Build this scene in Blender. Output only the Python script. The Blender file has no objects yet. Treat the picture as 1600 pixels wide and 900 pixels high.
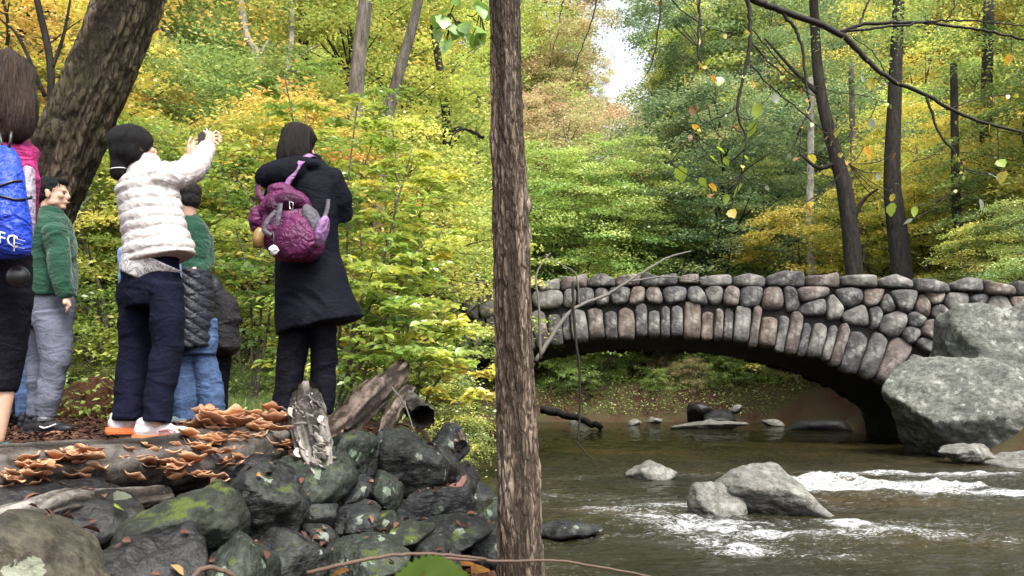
import bpy, bmesh, math, random
import numpy as np
from mathutils import Vector, Matrix, noise as mnoise

S = bpy.context.scene
COL = S.collection
R = math.radians
# ------------------------------------------------------------------ camera
PITCH = math.atan2(165, 1200)
CAM = Vector((0, 0, 1.2))
cd = bpy.data.cameras.new('camera'); cd.lens = 27; cd.sensor_width = 36; cd.clip_end = 3000; cd.clip_start = 0.05
cam = bpy.data.objects.new('camera', cd); COL.objects.link(cam)
cam.location = CAM; cam.rotation_euler = (R(90) + PITCH, 0, 0)
cd.dof.use_dof = True; cd.dof.focus_distance = 7.0; cd.dof.aperture_fstop = 14.0
S.camera = cam
# ------------------------------------------------------------------ world, sun, exposure
SUN_EL, SUN_AZ = 58, 150          # azimuth clockwise from +Y
w = bpy.data.worlds.new('World'); S.world = w; w.use_nodes = True
nt = w.node_tree; bg = nt.nodes['Background']
sky = nt.nodes.new('ShaderNodeTexSky'); sky.sky_type = 'NISHITA'; sky.sun_disc = False
sky.sun_elevation = R(SUN_EL); sky.sun_rotation = R(SUN_AZ); sky.dust_density = 4.0; sky.air_density = 1.0; sky.ozone_density = 1.0
hs = nt.nodes.new('ShaderNodeHueSaturation'); hs.inputs['Saturation'].default_value = 0.30
nt.links.new(sky.outputs[0], hs.inputs['Color']); nt.links.new(hs.outputs[0], bg.inputs['Color'])
bg.inputs['Strength'].default_value = 0.15
sd = bpy.data.lights.new('sun', 'SUN'); sd.energy = 2.1; sd.angle = R(24); sd.color = (1.0, 0.95, 0.86)
sun = bpy.data.objects.new('sun', sd); COL.objects.link(sun)
_d = Vector((math.sin(R(SUN_AZ)) * math.cos(R(SUN_EL)), math.cos(R(SUN_AZ)) * math.cos(R(SUN_EL)), math.sin(R(SUN_EL))))
sun.rotation_euler = (-_d).to_track_quat('-Z', 'Y').to_euler()
sun.location = _d * 60
S.view_settings.view_transform = 'Standard'; S.view_settings.look = 'None'
S.view_settings.exposure = 1.66; S.view_settings.gamma = 1
S.render.engine = 'CYCLES'
cy = S.cycles
cy.use_denoising = True; cy.max_bounces = 7; cy.diffuse_bounces = 4; cy.glossy_bounces = 3; cy.transmission_bounces = 4
cy.transparent_max_bounces = 6; cy.caustics_reflective = False; cy.caustics_refractive = False
cy.use_adaptive_sampling = True; cy.adaptive_threshold = 0.02; cy.sample_clamp_indirect = 6

# ------------------------------------------------------------------ pixel -> world
_cp, _sp = math.cos(PITCH), math.sin(PITCH)
def ray(px, py):
    dx = (px - 800) / 1200; dz = (450 - py) / 1200
    return Vector((dx, _cp - dz * _sp, _sp + dz * _cp))
def at(px, py, Y):
    d = ray(px, py); return CAM + d * (Y / d.y)
def onz(px, py, z):
    d = ray(px, py); return CAM + d * ((z - CAM.z) / d.z)
def mpp(D): return D / 1200.0

# ------------------------------------------------------------------ numpy noise
def _hash(ix, iy, iz, s):
    h = (ix.astype(np.uint32) * np.uint32(374761393) + iy.astype(np.uint32) * np.uint32(668265263)
         + iz.astype(np.uint32) * np.uint32(2246822519) + np.uint32((s * 3266489917) & 0xffffffff))
    h = (h ^ (h >> np.uint32(13))) * np.uint32(1274126177)
    h = h ^ (h >> np.uint32(16))
    return h.astype(np.float64) / 4294967295.0 * 2 - 1
def vnoise(p, s=0):
    p = np.asarray(p, float); i = np.floor(p).astype(np.int64); f = p - i
    f = f * f * f * (f * (f * 6 - 15) + 10)
    o = 0
    for a in (0, 1):
        for b in (0, 1):
            for c in (0, 1):
                w_ = (f[:, 0] if a else 1 - f[:, 0]) * (f[:, 1] if b else 1 - f[:, 1]) * (f[:, 2] if c else 1 - f[:, 2])
                o = o + w_ * _hash(i[:, 0] + a, i[:, 1] + b, i[:, 2] + c, s)
    return o
def fbm(p, octv=4, s=0, gain=0.5):
    o = 0; a = 1.0; p = np.asarray(p, float)
    for k in range(octv):
        o = o + a * vnoise(p, s + k * 17); p = p * 2.03 + 5.1; a *= gain
    return o
def sstep(a, b, x):
    t = np.clip((x - a) / (b - a), 0, 1); return t * t * (3 - 2 * t)

# ------------------------------------------------------------------ mesh helpers
def mesh_np(name, V, F, smooth=False, attr=None):
    """V (n,3), F (m,k) uniform polygons"""
    me = bpy.data.meshes.new(name); V = np.ascontiguousarray(V, np.float32); F = np.ascontiguousarray(F, np.int32)
    m, k = F.shape
    me.vertices.add(len(V)); me.vertices.foreach_set('co', V.ravel())
    me.loops.add(m * k); me.loops.foreach_set('vertex_index', F.ravel())
    me.polygons.add(m)
    me.polygons.foreach_set('loop_start', np.arange(0, m * k, k, dtype=np.int32))
    me.polygons.foreach_set('loop_total', np.full(m, k, np.int32))
    if smooth: me.polygons.foreach_set('use_smooth', np.ones(m, bool))
    me.update(calc_edges=True)
    for nm, (dom, arr) in (attr or {}).items():
        a = me.attributes.new(nm, 'FLOAT', dom); a.data.foreach_set('value', np.ascontiguousarray(arr, np.float32))
    return me
class MB:
    def __init__(s): s.v = []; s.f = []
    def add(s, V, F):
        o = len(s.v); s.v.extend([tuple(v) for v in V]); s.f.extend([tuple(i + o for i in f) for f in F])
    def mesh(s, name, smooth=True):
        me = bpy.data.meshes.new(name); me.from_pydata(s.v, [], s.f); me.update()
        if smooth: me.polygons.foreach_set('use_smooth', np.ones(len(me.polygons), bool))
        return me
def obj(name, me, m=None, parent=None, loc=None, rot=None, scale=None):
    o = bpy.data.objects.new(name, me); COL.objects.link(o)
    if me is not None and m is not None:
        if not me.materials: me.materials.append(m)
        elif me.materials[0] is not m:
            o.material_slots[0].link = 'OBJECT'; o.material_slots[0].material = m
    if parent is not None: o.parent = parent
    if loc is not None: o.location = loc
    if rot is not None: o.rotation_euler = rot
    if scale is not None: o.scale = scale
    return o
def tag(o, label=None, cat=None, group=None, kind=None):
    if label: o['label'] = label
    if cat: o['category'] = cat
    if group: o['group'] = group
    if kind: o['kind'] = kind
    return o
def empty(name, loc, rz=0):
    o = bpy.data.objects.new(name, None); COL.objects.link(o); o.location = loc; o.rotation_euler = (0, 0, rz)
    o.empty_display_size = 0.1; return o
def catmull(pts, n):
    P = [Vector(p) for p in pts]; P = [P[0] * 2 - P[1]] + P + [P[-1] * 2 - P[-2]]
    out = []
    for i in range(1, len(P) - 2):
        for k in range(n):
            t = k / n; a, b, c, d = P[i - 1], P[i], P[i + 1], P[i + 2]
            out.append(0.5 * ((2 * b) + (c - a) * t + (2 * a - 5 * b + 4 * c - d) * t * t + (3 * b - a - 3 * c + d) * t ** 3))
    out.append(P[-2].copy()); return out
def lerp_list(vals, n):
    out = []
    for i in range(len(vals) - 1):
        for k in range(n): out.append(vals[i] + (vals[i + 1] - vals[i]) * k / n)
    out.append(vals[-1]); return out
def tube(pts, rad, n=8, cap=True, hint=Vector((0.13, 1, 0.21))):
    V = []; F = []; pts = [Vector(p) for p in pts]; m = len(pts)
    b = hint.copy()
    for i, p in enumerate(pts):
        t = (pts[min(i + 1, m - 1)] - pts[max(i - 1, 0)]).normalized()
        b = (b - t * b.dot(t));
        if b.length < 1e-4: b = t.orthogonal()
        b.normalize(); a = t.cross(b)
        for k in range(n):
            an = 2 * math.pi * k / n; V.append(p + (a * math.cos(an) + b * math.sin(an)) * rad[i])
    for i in range(m - 1):
        for k in range(n):
            k2 = (k + 1) % n; F.append((i * n + k, i * n + k2, (i + 1) * n + k2, (i + 1) * n + k))
    if cap:
        F.append(tuple(reversed(range(n)))); F.append(tuple((m - 1) * n + k for k in range(n)))
    return V, F
def loft(secs, n=20, yaw=0.0):
    """secs: (point, ra, rb): ellipse half axes along the yawed lateral and forward axes; closed with domes"""
    V = []; F = []
    A0 = Vector((math.cos(yaw), math.sin(yaw), 0)); B0 = Vector((-math.sin(yaw), math.cos(yaw), 0)); m = len(secs)
    for i, (p, ra, rb) in enumerate(secs):
        t = (Vector(secs[min(i + 1, m - 1)][0]) - Vector(secs[max(i - 1, 0)][0])).normalized()
        if abs(t.dot(B0)) < 0.85:
            b = (B0 - t * B0.dot(t)).normalized(); a = t.cross(b)
        else:
            a = (A0 - t * A0.dot(t)).normalized(); b = a.cross(t)
        for k in range(n):
            an = 2 * math.pi * k / n; V.append(Vector(p) + a * math.cos(an) * ra + b * math.sin(an) * rb)
    for i in range(m - 1):
        for k in range(n):
            k2 = (k + 1) % n; F.append((i * n + k, i * n + k2, (i + 1) * n + k2, (i + 1) * n + k))
    F.append(tuple(reversed(range(n)))); F.append(tuple((m - 1) * n + k for k in range(n)))
    return V, F
def ellipsoid(c, r, M=None, n=14, m=9):
    V = []; F = []; c = Vector(c)
    for i in range(m + 1):
        th = math.pi * i / m
        for k in range(n):
            an = 2 * math.pi * k / n
            p = Vector((r[0] * math.sin(th) * math.cos(an), r[1] * math.sin(th) * math.sin(an), r[2] * math.cos(th)))
            if M is not None: p = M @ p
            V.append(c + p)
    for i in range(m):
        for k in range(n):
            k2 = (k + 1) % n; F.append((i * n + k, (i + 1) * n + k, (i + 1) * n + k2, i * n + k2))
    return V, F
def fuse(shapes, voxel=0.01, smooth=4, name='fused'):
    mb = MB()
    for V, F in shapes: mb.add(V, F)
    me = mb.mesh(name); o = bpy.data.objects.new('tmp', me); COL.objects.link(o)
    r = o.modifiers.new('r', 'REMESH'); r.mode = 'VOXEL'; r.voxel_size = voxel; r.use_smooth_shade = True
    if smooth:
        s = o.modifiers.new('s', 'SMOOTH'); s.factor = 0.5; s.iterations = smooth
    bpy.context.view_layer.update()
    dg = bpy.context.evaluated_depsgraph_get()
    out = bpy.data.meshes.new_from_object(o.evaluated_get(dg)); out.name = name
    bpy.data.objects.remove(o); bpy.data.meshes.remove(me)
    return out
def getco(me):
    v = np.empty(len(me.vertices) * 3, np.float32); me.vertices.foreach_get('co', v); return v.reshape(-1, 3).astype(float)
def getno(me):
    v = np.empty(len(me.vertices) * 3, np.float32); me.vertices.foreach_get('normal', v); return v.reshape(-1, 3).astype(float)
def setco(me, V): me.vertices.foreach_set('co', np.ascontiguousarray(V, np.float32).ravel()); me.update()
def displace(me, fn):
    V = getco(me); N = getno(me); setco(me, V + N * fn(V, N)[:, None])

# ------------------------------------------------------------------ material helpers
def newmat(name):
    m = bpy.data.materials.new(name); m.use_nodes = True; t = m.node_tree; t.nodes.clear()
    out = t.nodes.new('ShaderNodeOutputMaterial'); return m, t, out
class NG:
    """tiny node-graph helper"""
    def __init__(s, name): s.m, s.t, s.out = newmat(name)
    def n(s, ty, **kw):
        nd = s.t.nodes.new(ty)
        for k, v in kw.items(): setattr(nd, k, v)
        return nd
    def l(s, a, b): s.t.links.new(a, b)
    def coord(s, which='Object', scale=(1, 1, 1), rot=(0, 0, 0)):
        tc = s.n('ShaderNodeTexCoord'); mp = s.n('ShaderNodeMapping'); mp.inputs['Scale'].default_value = scale
        mp.inputs['Rotation'].default_value = rot
        s.l(tc.outputs[which], mp.inputs[0]); return mp.outputs[0]
    def noise(s, vec, scale, detail=4, rough=0.55, dist=0.0):
        nd = s.n('ShaderNodeTexNoise'); s.l(vec, nd.inputs['Vector'])
        nd.inputs['Scale'].default_value = scale; nd.inputs['Detail'].default_value = detail
        nd.inputs['Roughness'].default_value = rough; nd.inputs['Distortion'].default_value = dist; return nd.outputs['Fac']
    def voro(s, vec, scale, feature='F1', out='Distance', rnd=1.0):
        nd = s.n('ShaderNodeTexVoronoi', feature=feature); s.l(vec, nd.inputs['Vector']); nd.inputs['Scale'].default_value = scale
        nd.inputs['Randomness'].default_value = rnd; return nd.outputs[out]
    def ramp(s, fac, stops, interp='LINEAR'):
        nd = s.n('ShaderNodeValToRGB'); cr = nd.color_ramp; cr.interpolation = interp
        while len(cr.elements) > len(stops): cr.elements.remove(cr.elements[-1])
        while len(cr.elements) < len(stops): cr.elements.new(1.0)
        for e, (p, c) in zip(cr.elements, stops):
            e.position = p; e.color = (*c, 1) if not isinstance(c, (int, float)) else (c, c, c, 1)
        s.l(fac, nd.inputs[0]); return nd.outputs[0]
    def mixc(s, fac, a, b, mode='MIX'):
        nd = s.n('ShaderNodeMix', data_type='RGBA', blend_type=mode)
        for sock, v in ((nd.inputs[0], fac), (nd.inputs[6], a), (nd.inputs[7], b)):
            if hasattr(v, 'is_output'): s.l(v, sock)
            elif isinstance(v, (int, float)): sock.default_value = v
            else: sock.default_value = (*v, 1)
        return nd.outputs[2]
    def math(s, op, a, b=None, c=None):
        nd = s.n('ShaderNodeMath', operation=op)
        for i, v in enumerate((a, b, c)):
            if v is None: continue
            if hasattr(v, 'is_output'): s.l(v, nd.inputs[i])
            else: nd.inputs[i].default_value = v
        return nd.outputs[0]
    def bump(s, h, strength=0.5, dist=0.02, nrm=None):
        nd = s.n('ShaderNodeBump'); nd.inputs['Strength'].default_value = strength; nd.inputs['Distance'].default_value = dist
        s.l(h, nd.inputs['Height'])
        if nrm is not None: s.l(nrm, nd.inputs['Normal'])
        return nd.outputs[0]
    def pbr(s, col, rough=0.8, nrm=None, spec=0.3, metal=0.0, **kw):
        p = s.n('ShaderNodeBsdfPrincipled')
        if hasattr(col, 'is_output'): s.l(col, p.inputs['Base Color'])
        else: p.inputs['Base Color'].default_value = (*col, 1)
        if hasattr(rough, 'is_output'): s.l(rough, p.inputs['Roughness'])
        else: p.inputs['Roughness'].default_value = rough
        p.inputs['Specular IOR Level'].default_value = spec; p.inputs['Metallic'].default_value = metal
        for k, v in kw.items(): p.inputs[k.replace('_', ' ')].default_value = v
        if nrm is not None: s.l(nrm, p.inputs['Normal'])
        return p.outputs[0]
    def done(s, sh): s.l(sh, s.out.inputs['Surface']); return s.m
    def objrand(s): return s.n('ShaderNodeObjectInfo').outputs['Random']
    def nz(s):
        g = s.n('ShaderNodeNewGeometry'); x = s.n('ShaderNodeSeparateXYZ'); s.l(g.outputs['Normal'], x.inputs[0]); return x.outputs[2]

def rock_mat(name, dark, light, tint, moss=0.0, lichen=0.0, rough=0.75, wet=False, mossc=(0.045, 0.058, 0.011), licc=(0.36, 0.41, 0.34), licscale=9, strata=None, scl=1.0):
    g = NG(name); v = g.coord('Object', (scl, scl, scl))
    n1 = g.noise(v, 2.3, 6, 0.6); n2 = g.noise(v, 11, 7, 0.65); n3 = g.noise(v, 45, 4, 0.7)
    c = g.ramp(n1, [(0.28, dark), (0.52, light), (0.75, tint)])
    c = g.mixc(g.ramp(n2, [(0.40, 1.0), (0.62, 0.0)]), c, dark)
    c = g.mixc(g.math('MULTIPLY', g.ramp(n3, [(0.5, 0.0), (0.75, 1.0)]), 0.5), c, tint)
    hgt = g.math('ADD', g.math('MULTIPLY', n2, 0.7), g.math('MULTIPLY', n3, 0.35))
    if strata:
        vs = g.coord('Object', strata, (0.3, 0.5, 0.2)); ns = g.noise(vs, 3.0, 5, 0.6)
        hgt = g.math('ADD', hgt, g.math('MULTIPLY', ns, 1.4))
        c = g.mixc(g.ramp(ns, [(0.36, 0.75), (0.46, 0.0)]), c, dark)
    if lichen > 0:
        vd = g.voro(v, licscale); k = g.noise(v, 5, 3); k2 = g.noise(v, 30, 3)
        dd = g.math('ADD', vd, g.math('MULTIPLY', g.math('SUBTRACT', k2, 0.5), 0.8))
        thr = g.math('MULTIPLY', g.ramp(k, [(0.52 - lichen * 0.2, 0.0), (0.74, 1.0)]), 0.38)
        msk = g.math('LESS_THAN', dd, thr)
        c = g.mixc(g.math('MULTIPLY', msk, 0.42), c, licc)
    if moss > 0:
        up = g.nz(); nm = g.noise(v, 3.2, 5, 0.7)
        a = g.math('ADD', g.math('MULTIPLY', up, 0.35), g.math('MULTIPLY', nm, 1.0))
        msk = g.ramp(a, [(0.98 - moss * 0.22, 0.0), (1.08 - moss * 0.22, 1.0)])
        mc = g.mixc(n3, mossc, tuple(x * 2.0 for x in mossc))
        c = g.mixc(msk, c, mc)
        hgt = g.math('ADD', hgt, g.math('MULTIPLY', msk, g.math('MULTIPLY', g.noise(v, 120, 3), 0.9)))
    nrm = g.bump(hgt, 0.75, 0.03)
    return g.done(g.pbr(c, rough, nrm, 0.22))
def leaf_mat(name, stops, trans=0.46, gloss=0.08, val=(0.95, 1.3)):
    g = NG(name); at_ = g.n('ShaderNodeAttribute', attribute_name='lr')
    c = g.ramp(at_.outputs['Fac'], stops)
    h = g.n('ShaderNodeHueSaturation'); g.l(c, h.inputs['Color']); h.inputs['Saturation'].default_value = 0.9
    rr = g.objrand(); g.l(g.math('MULTIPLY_ADD', rr, val[1] - val[0], val[0]), h.inputs['Value'])
    g.l(g.math('MULTIPLY_ADD', rr, 0.03, 0.485), h.inputs['Hue'])
    c = h.outputs[0]
    d = g.n('ShaderNodeBsdfDiffuse'); g.l(c, d.inputs[0])
    t = g.n('ShaderNodeBsdfTranslucent'); g.l(c, t.inputs[0])
    mx = g.n('ShaderNodeMixShader'); mx.inputs[0].default_value = trans; g.l(d.outputs[0], mx.inputs[1]); g.l(t.outputs[0], mx.inputs[2])
    gl = g.n('ShaderNodeBsdfGlossy'); gl.inputs['Roughness'].default_value = 0.38; gl.inputs['Color'].default_value = (0.9, 0.95, 0.95, 1)
    m2 = g.n('ShaderNodeMixShader'); m2.inputs[0].default_value = gloss; g.l(mx.outputs[0], m2.inputs[1]); g.l(gl.outputs[0], m2.inputs[2])
    return g.done(m2.outputs[0])
def bark_mat(name, dark, mid, light, sc=(9, 9, 1.6), scale=4.0, bump=0.8, dist=0.03, moss=None):
    g = NG(name); v = g.coord('Object', sc)
    n1 = g.noise(v, scale, 6, 0.65, 0.4); n2 = g.noise(v, scale * 3.1, 4, 0.7); n0 = g.noise(g.coord('Object'), 1.3, 3)
    c = g.ramp(n1, [(0.33, dark), (0.50, mid), (0.70, light)])
    c = g.mixc(g.math('MULTIPLY', g.ramp(n2, [(0.5, 0.0), (0.7, 1.0)]), 0.55), c, light)
    c = g.mixc(g.math('MULTIPLY', g.ramp(n0, [(0.45, 0.0), (0.7, 1.0)]), 0.4), c, dark)
    if moss: c = g.mixc(g.math('MULTIPLY', g.ramp(g.noise(g.coord('Object'), 2.2, 5, 0.7), [(0.5, 0.0), (0.62, 1.0)]), 0.6), c, moss)
    nrm = g.bump(g.math('ADD', n1, g.math('MULTIPLY', n2, 0.4)), bump, dist)
    return g.done(g.pbr(c, 0.9, nrm, 0.2))
def cloth_mat(name, col, rough=0.85, weave=420, bump=0.25, var=0.25, sheen=0.0, spec=0.2):
    g = NG(name); v = g.coord('Object'); n1 = g.noise(v, 9, 4); n2 = g.noise(v, weave, 2)
    c = g.mixc(g.ramp(n1, [(0.3, 0.0), (0.7, 1.0)]), tuple(x * (1 - var) for x in col), tuple(min(1, x * (1 + var)) for x in col))
    def ridge(vec, sc, dist):
        q = g.noise(vec, sc, 2, 0.5, dist); return g.math('SUBTRACT', 1.0, g.math('MULTIPLY', g.math('ABSOLUTE', g.math('SUBTRACT', q, 0.5)), 6.0))
    r1 = g.math('MAXIMUM', ridge(g.coord('Object', (1, 1, 1.9), (0.3, 0.5, 0)), 7, 0.7), 0.0); r2 = g.math('MAXIMUM', ridge(g.coord('Object', (1.6, 1.6, 1), (0, 0.6, 0.4)), 15, 0.9), 0.0)
    h = g.math('ADD', g.math('ADD', g.math('MULTIPLY', r1, 0.9), g.math('MULTIPLY', r2, 0.4)), g.math('MULTIPLY', n2, 0.06))
    h = g.math('ADD', h, g.math('MULTIPLY', g.noise(v, 16, 4, 0.55, 0.6), 0.5))
    return g.done(g.pbr(c, rough, g.bump(h, bump, 0.02), spec, Sheen_Weight=sheen))
def plain(name, col, rough=0.6, spec=0.3, metal=0.0, nb=0.0, ns=60):
    g = NG(name); v = g.coord('Object'); n = g.noise(v, ns, 3)
    c = g.mixc(g.math('MULTIPLY', n, 0.5), col, tuple(x * 0.72 for x in col))
    return g.done(g.pbr(c, rough, g.bump(n, nb, 0.004) if nb else None, spec, metal))
# ------------------------------------------------------------------ terrain
RIVER = np.array([(0.75, 4.1), (0.05, 5.2), (-0.28, 7), (-0.5, 10), (-1.2, 14), (-2.2, 17), (-3.45, 20), (-4.3, 25), (-12, 27), (-60, 30),
                  (-60, 40), (-10, 36), (2, 33.5), (10, 33), (12.8, 31), (11.3, 27), (10.7, 23.6), (9.8, 17.9), (8.4, 16.2), (8.0, 14), (8.4, 12),
                  (9.5, 9), (11, 5), (13, 0), (15, -12), (9, -12), (6, -3), (4, 2.3), (2, 3.5)], float)
def river_sd(x, y):
    d = np.full(x.shape, 1e9); ins = np.zeros(x.shape, bool); n = len(RIVER)
    for i in range(n):
        ax, ay = RIVER[i]; bx, by = RIVER[(i + 1) % n]
        ex, ey = bx - ax, by - ay
        t = np.clip(((x - ax) * ex + (y - ay) * ey) / (ex * ex + ey * ey), 0, 1)
        d = np.minimum(d, np.hypot(x - ax - t * ex, y - ay - t * ey))
        c = ((ay > y) != (by > y)) & (x < (bx - ax) * (y - ay) / (by - ay + 1e-12) + ax)
        ins ^= c
    return np.where(ins, -d, d)
BR = np.array((9.0, 18.0)); BAX = np.array((-math.cos(R(9)), math.sin(R(9)))); BPP = np.array((math.sin(R(9)), math.cos(R(9))))
TA, TB = -0.8, 12.6; TC = 5.9; HS = 6.7; BW = 5.8
def ztop(t): return 4.15 - 0.0057 * (t - TC) ** 2
def terrain_z(x, y):
    x = np.asarray(x, float); y = np.asarray(y, float)
    d = river_sd(x, y)
    p = np.stack([x, y, x * 0], -1).reshape(-1, 3)
    n1 = fbm(p * 0.9, 4, 3).reshape(x.shape); n2 = fbm(p * 0.12, 3, 9).reshape(x.shape)
    xe = -1.62 + (np.clip(y, 0, 8) - 2.6) * 0.24                  # top edge of the rock-faced bank
    left = sstep(-0.15, 0.85, xe - x + 0.25)
    left = np.where(y > 7.5, np.maximum(left, sstep(7.5, 10, y) * (x < 3)), left)
    P = 0.32 + 0.63 * left
    P = P + 0.14 * np.exp(-(((x + 1.25) / 0.7) ** 2 + ((y - 4.7) / 0.8) ** 2))
    P = P + np.where(x < 2, 0.5 * sstep(8, 20, y), 0)
    right = sstep(6, 9.5, x) * (y < 33)
    P = P * (1 - right) + np.where(y < 17.6, 1.5, 2.6) * right
    far = sstep(30, 34, y); P = P * (1 - far) + 1.6 * far
    Sl = np.where(x > 5, 2.6, 0.9); Sl = np.where(y > 30, 2.2, Sl); Sl = np.where((y < 4.5) & (x > -0.6), 0.9, Sl)
    z = np.where(d > 0, P * sstep(0, 1, d / Sl), -0.55 * sstep(0, 2.0, -d) - 0.02)
    out = np.clip(d, 0, 3) / 3
    # road embankment at both ends of the bridge
    t = (x - BR[0]) * BAX[0] + (y - BR[1]) * BAX[1]; q = (x - BR[0]) * BPP[0] + (y - BR[1]) * BPP[1]
    band = sstep(0.05, 0.5, q) * (1 - sstep(7.5, 11, q)); ends = np.maximum(sstep(TA - 0.2, TA - 1.2, t), sstep(TB + 0.2, TB + 1.2, t))
    road = ztop(np.clip(t, -8, 22)) - 0.95
    z = z + band * ends * np.maximum(road - z, 0)
    # wooded hillsides
    z = z + out * (sstep(38, 120, y) * 30 + sstep(-13, -70, x) * 16 * sstep(4, 20, y) + sstep(16, 70, x) * 16)
    z = z + out * (0.05 * n1 * (1 + 3 * sstep(12, 30, y)) + n2 * 0.8 * sstep(25, 60, y)) + np.where(d < 0, 0.05 * n1, 0)
    return z
def gz(x, y): return float(terrain_z(np.array([x]), np.array([y]))[0])
def graded(segs):
    out = []
    for a, b, st in segs: out += list(np.arange(a, b, st))
    return np.array(out + [segs[-1][1]])
gx = graded([(-700, -200, 100), (-200, -60, 12), (-60, -14, 1.6), (-14, -4, 0.4), (-4, 1.2, 0.075), (1.2, 14, 0.3), (14, 60, 1.6), (60, 200, 12), (200, 700, 100)])
gy = graded([(-300, -40, 60), (-40, -2, 4), (-2, 1.5, 0.4), (1.5, 8.0, 0.075), (8.0, 40, 0.35), (40, 120, 2), (120, 700, 60)])
X, Y = np.meshgrid(gx, gy); Z = terrain_z(X, Y)
nx = len(gx); ny = len(gy); I = np.arange(nx * ny).reshape(ny, nx)
Fq = np.stack([I[:-1, :-1], I[:-1, 1:], I[1:, 1:], I[1:, :-1]], -1).reshape(-1, 4)
g = NG('forest_floor'); v = g.coord('Object'); n1 = g.noise(v, 0.8, 6, 0.6); n2 = g.noise(v, 14, 6, 0.7); n3 = g.noise(v, 60, 4, 0.7)
vo = g.voro(g.coord('Object', (1, 1.4, 1)), 34, 'F1', 'Color'); sp = g.n('ShaderNodeSeparateColor'); g.l(vo, sp.inputs[0])
c = g.ramp(n1, [(0.3, (0.022, 0.012, 0.009)), (0.55, (0.05, 0.027, 0.018)), (0.75, (0.075, 0.05, 0.028))])
c = g.mixc(g.math('MULTIPLY', g.ramp(sp.outputs[0], [(0.5, 0.0), (1.0, 1.0)]), 0.7), c, (0.13, 0.06, 0.033))
c = g.mixc(g.ramp(n2, [(0.5, 0.0), (0.7, 0.8)]), c, (0.02, 0.011, 0.009))
# moss and grass colour away from the trodden bank
geo = g.n('ShaderNodeNewGeometry'); sx = g.n('ShaderNodeSeparateXYZ'); g.l(geo.outputs['Position'], sx.inputs[0])
far = g.math('MULTIPLY', g.ramp(g.math('DIVIDE', sx.outputs[1], 20.0), [(0.38, 0.0), (0.50, 1.0)]), g.ramp(n1, [(0.4, 0.0), (0.6, 1.0)]))
c = g.mixc(far, c, (0.055, 0.048, 0.023))
FLOORM = g.done(g.pbr(c, 0.95, g.bump(g.math('ADD', n2, g.math('MULTIPLY', sp.outputs[1], 0.5)), 0.9, 0.03), 0.15))
ground = obj('ground', mesh_np('ground', np.stack([X, Y, Z], -1).reshape(-1, 3), Fq, True), FLOORM)
tag(ground, 'brown forest floor and creek bed', kind='structure')

# ------------------------------------------------------------------ water
def foam_at(x, y):
    p = np.stack([x, y, 0 * x], -1)
    def gb(cx, cy, ax, ay, rot=0.0):
        c, s = math.cos(rot), math.sin(rot); u = (x - cx) * c + (y - cy) * s; v = -(x - cx) * s + (y - cy) * c
        return np.exp(-((u / ax) ** 2 + (v / ay) ** 2))
    m = 1.05 * gb(6.2, 9.8, 2.6, 0.62, -0.10) + 1.0 * gb(4.3, 10.6, 1.1, 0.6, -0.2) + 0.55 * gb(9.2, 9.2, 2.0, 0.7, -0.1) + 0.5 * gb(6.5, 11.8, 2.5, 0.5)
    m += 1.0 * gb(1.55, 8.05, 0.85, 0.6, -0.15) + 0.55 * gb(0.6, 9.1, 0.8, 0.35) + 0.5 * gb(2.5, 6.9, 1.4, 0.4) + 0.35 * gb(2.6, 11.6, 1.6, 0.5)
    m += 0.6 * gb(1.7, 6.2, 1.3, 0.25, -0.3) + 0.55 * gb(3.2, 5.5, 1.2, 0.2, 0.25) + 0.4 * gb(4.6, 6.4, 1.2, 0.3) + 0.3 * gb(3.5, 16, 2, 0.9)
    # collar round the big rock
    m += 0.4 * gb(3.1, 7.25, 1.25, 0.25)
    m = m * (0.85 + 0.8 * fbm(p * (1.1, 2.4, 1), 3, 63))
    m = np.clip(m, 0, 2)
    r1 = 1 - np.abs(fbm(p * (1.6, 5.0, 1), 4, 41)); r2 = fbm(p * (5, 13, 1), 3, 77)
    return np.clip(m * (0.5 + 0.75 * r1 + 0.55 * r2) - 0.34 + 0.05 * r2, 0, 1.3), m
wx = graded([(-60, -8, 2.0), (-8, -1.5, 0.25), (-1.5, 9.5, 0.05), (9.5, 20, 0.25)])
wy = graded([(-12, 3.5, 0.5), (3.5, 8.5, 0.026), (8.5, 13.0, 0.04), (13, 20, 0.08), (20, 41, 0.25)])
X, Y = np.meshgrid(wx, wy); xf, yf = X.ravel(), Y.ravel()
foam_glint, fm = foam_at(xf, yf)
p = np.stack([xf, yf, 0 * xf], -1)
wz = 0.012 * fbm(p * (1.2, 2.6, 1), 3, 5) * (0.6 + np.clip(fm, 0, 1.5) * 2.0) + (0.019 * (1 - 2 * np.abs(fbm(p * (1.9, 4.4, 1) + 0.35 * fbm(p * 1.5, 2, 6)[:, None], 2, 8))) + 0.009 * (1 - 2 * np.abs(fbm(p * (5.0, 10.0, 1), 2, 18)))) * (0.6 + np.clip(fm, 0, 1.4) * 1.3)
wz += 0.05 * np.clip(foam_glint, 0, 1) * (0.6 + 0.8 * fbm(p * (3, 6, 1), 3, 31)) + 0.05 * np.clip(fm, 0, 1) * np.sin(yf * 5 + 1.5 * fbm(p * 0.7, 2, 3))
wz *= 1 - sstep(16, 30, yf) * 0.6
nx = len(wx); ny = len(wy); I = np.arange(nx * ny).reshape(ny, nx)
Fq = np.stack([I[:-1, :-1], I[:-1, 1:], I[1:, 1:], I[1:, :-1]], -1).reshape(-1, 4)
cx = xf[Fq].mean(1); cyy = yf[Fq].mean(1); keep = river_sd(cx, cyy) < 0.9
Fq = Fq[keep]; used = np.unique(Fq); rm = np.full(nx * ny, -1); rm[used] = np.arange(len(used))
g = NG('creek_water'); fo = g.n('ShaderNodeAttribute', attribute_name='foam_glint').outputs['Fac']
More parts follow.
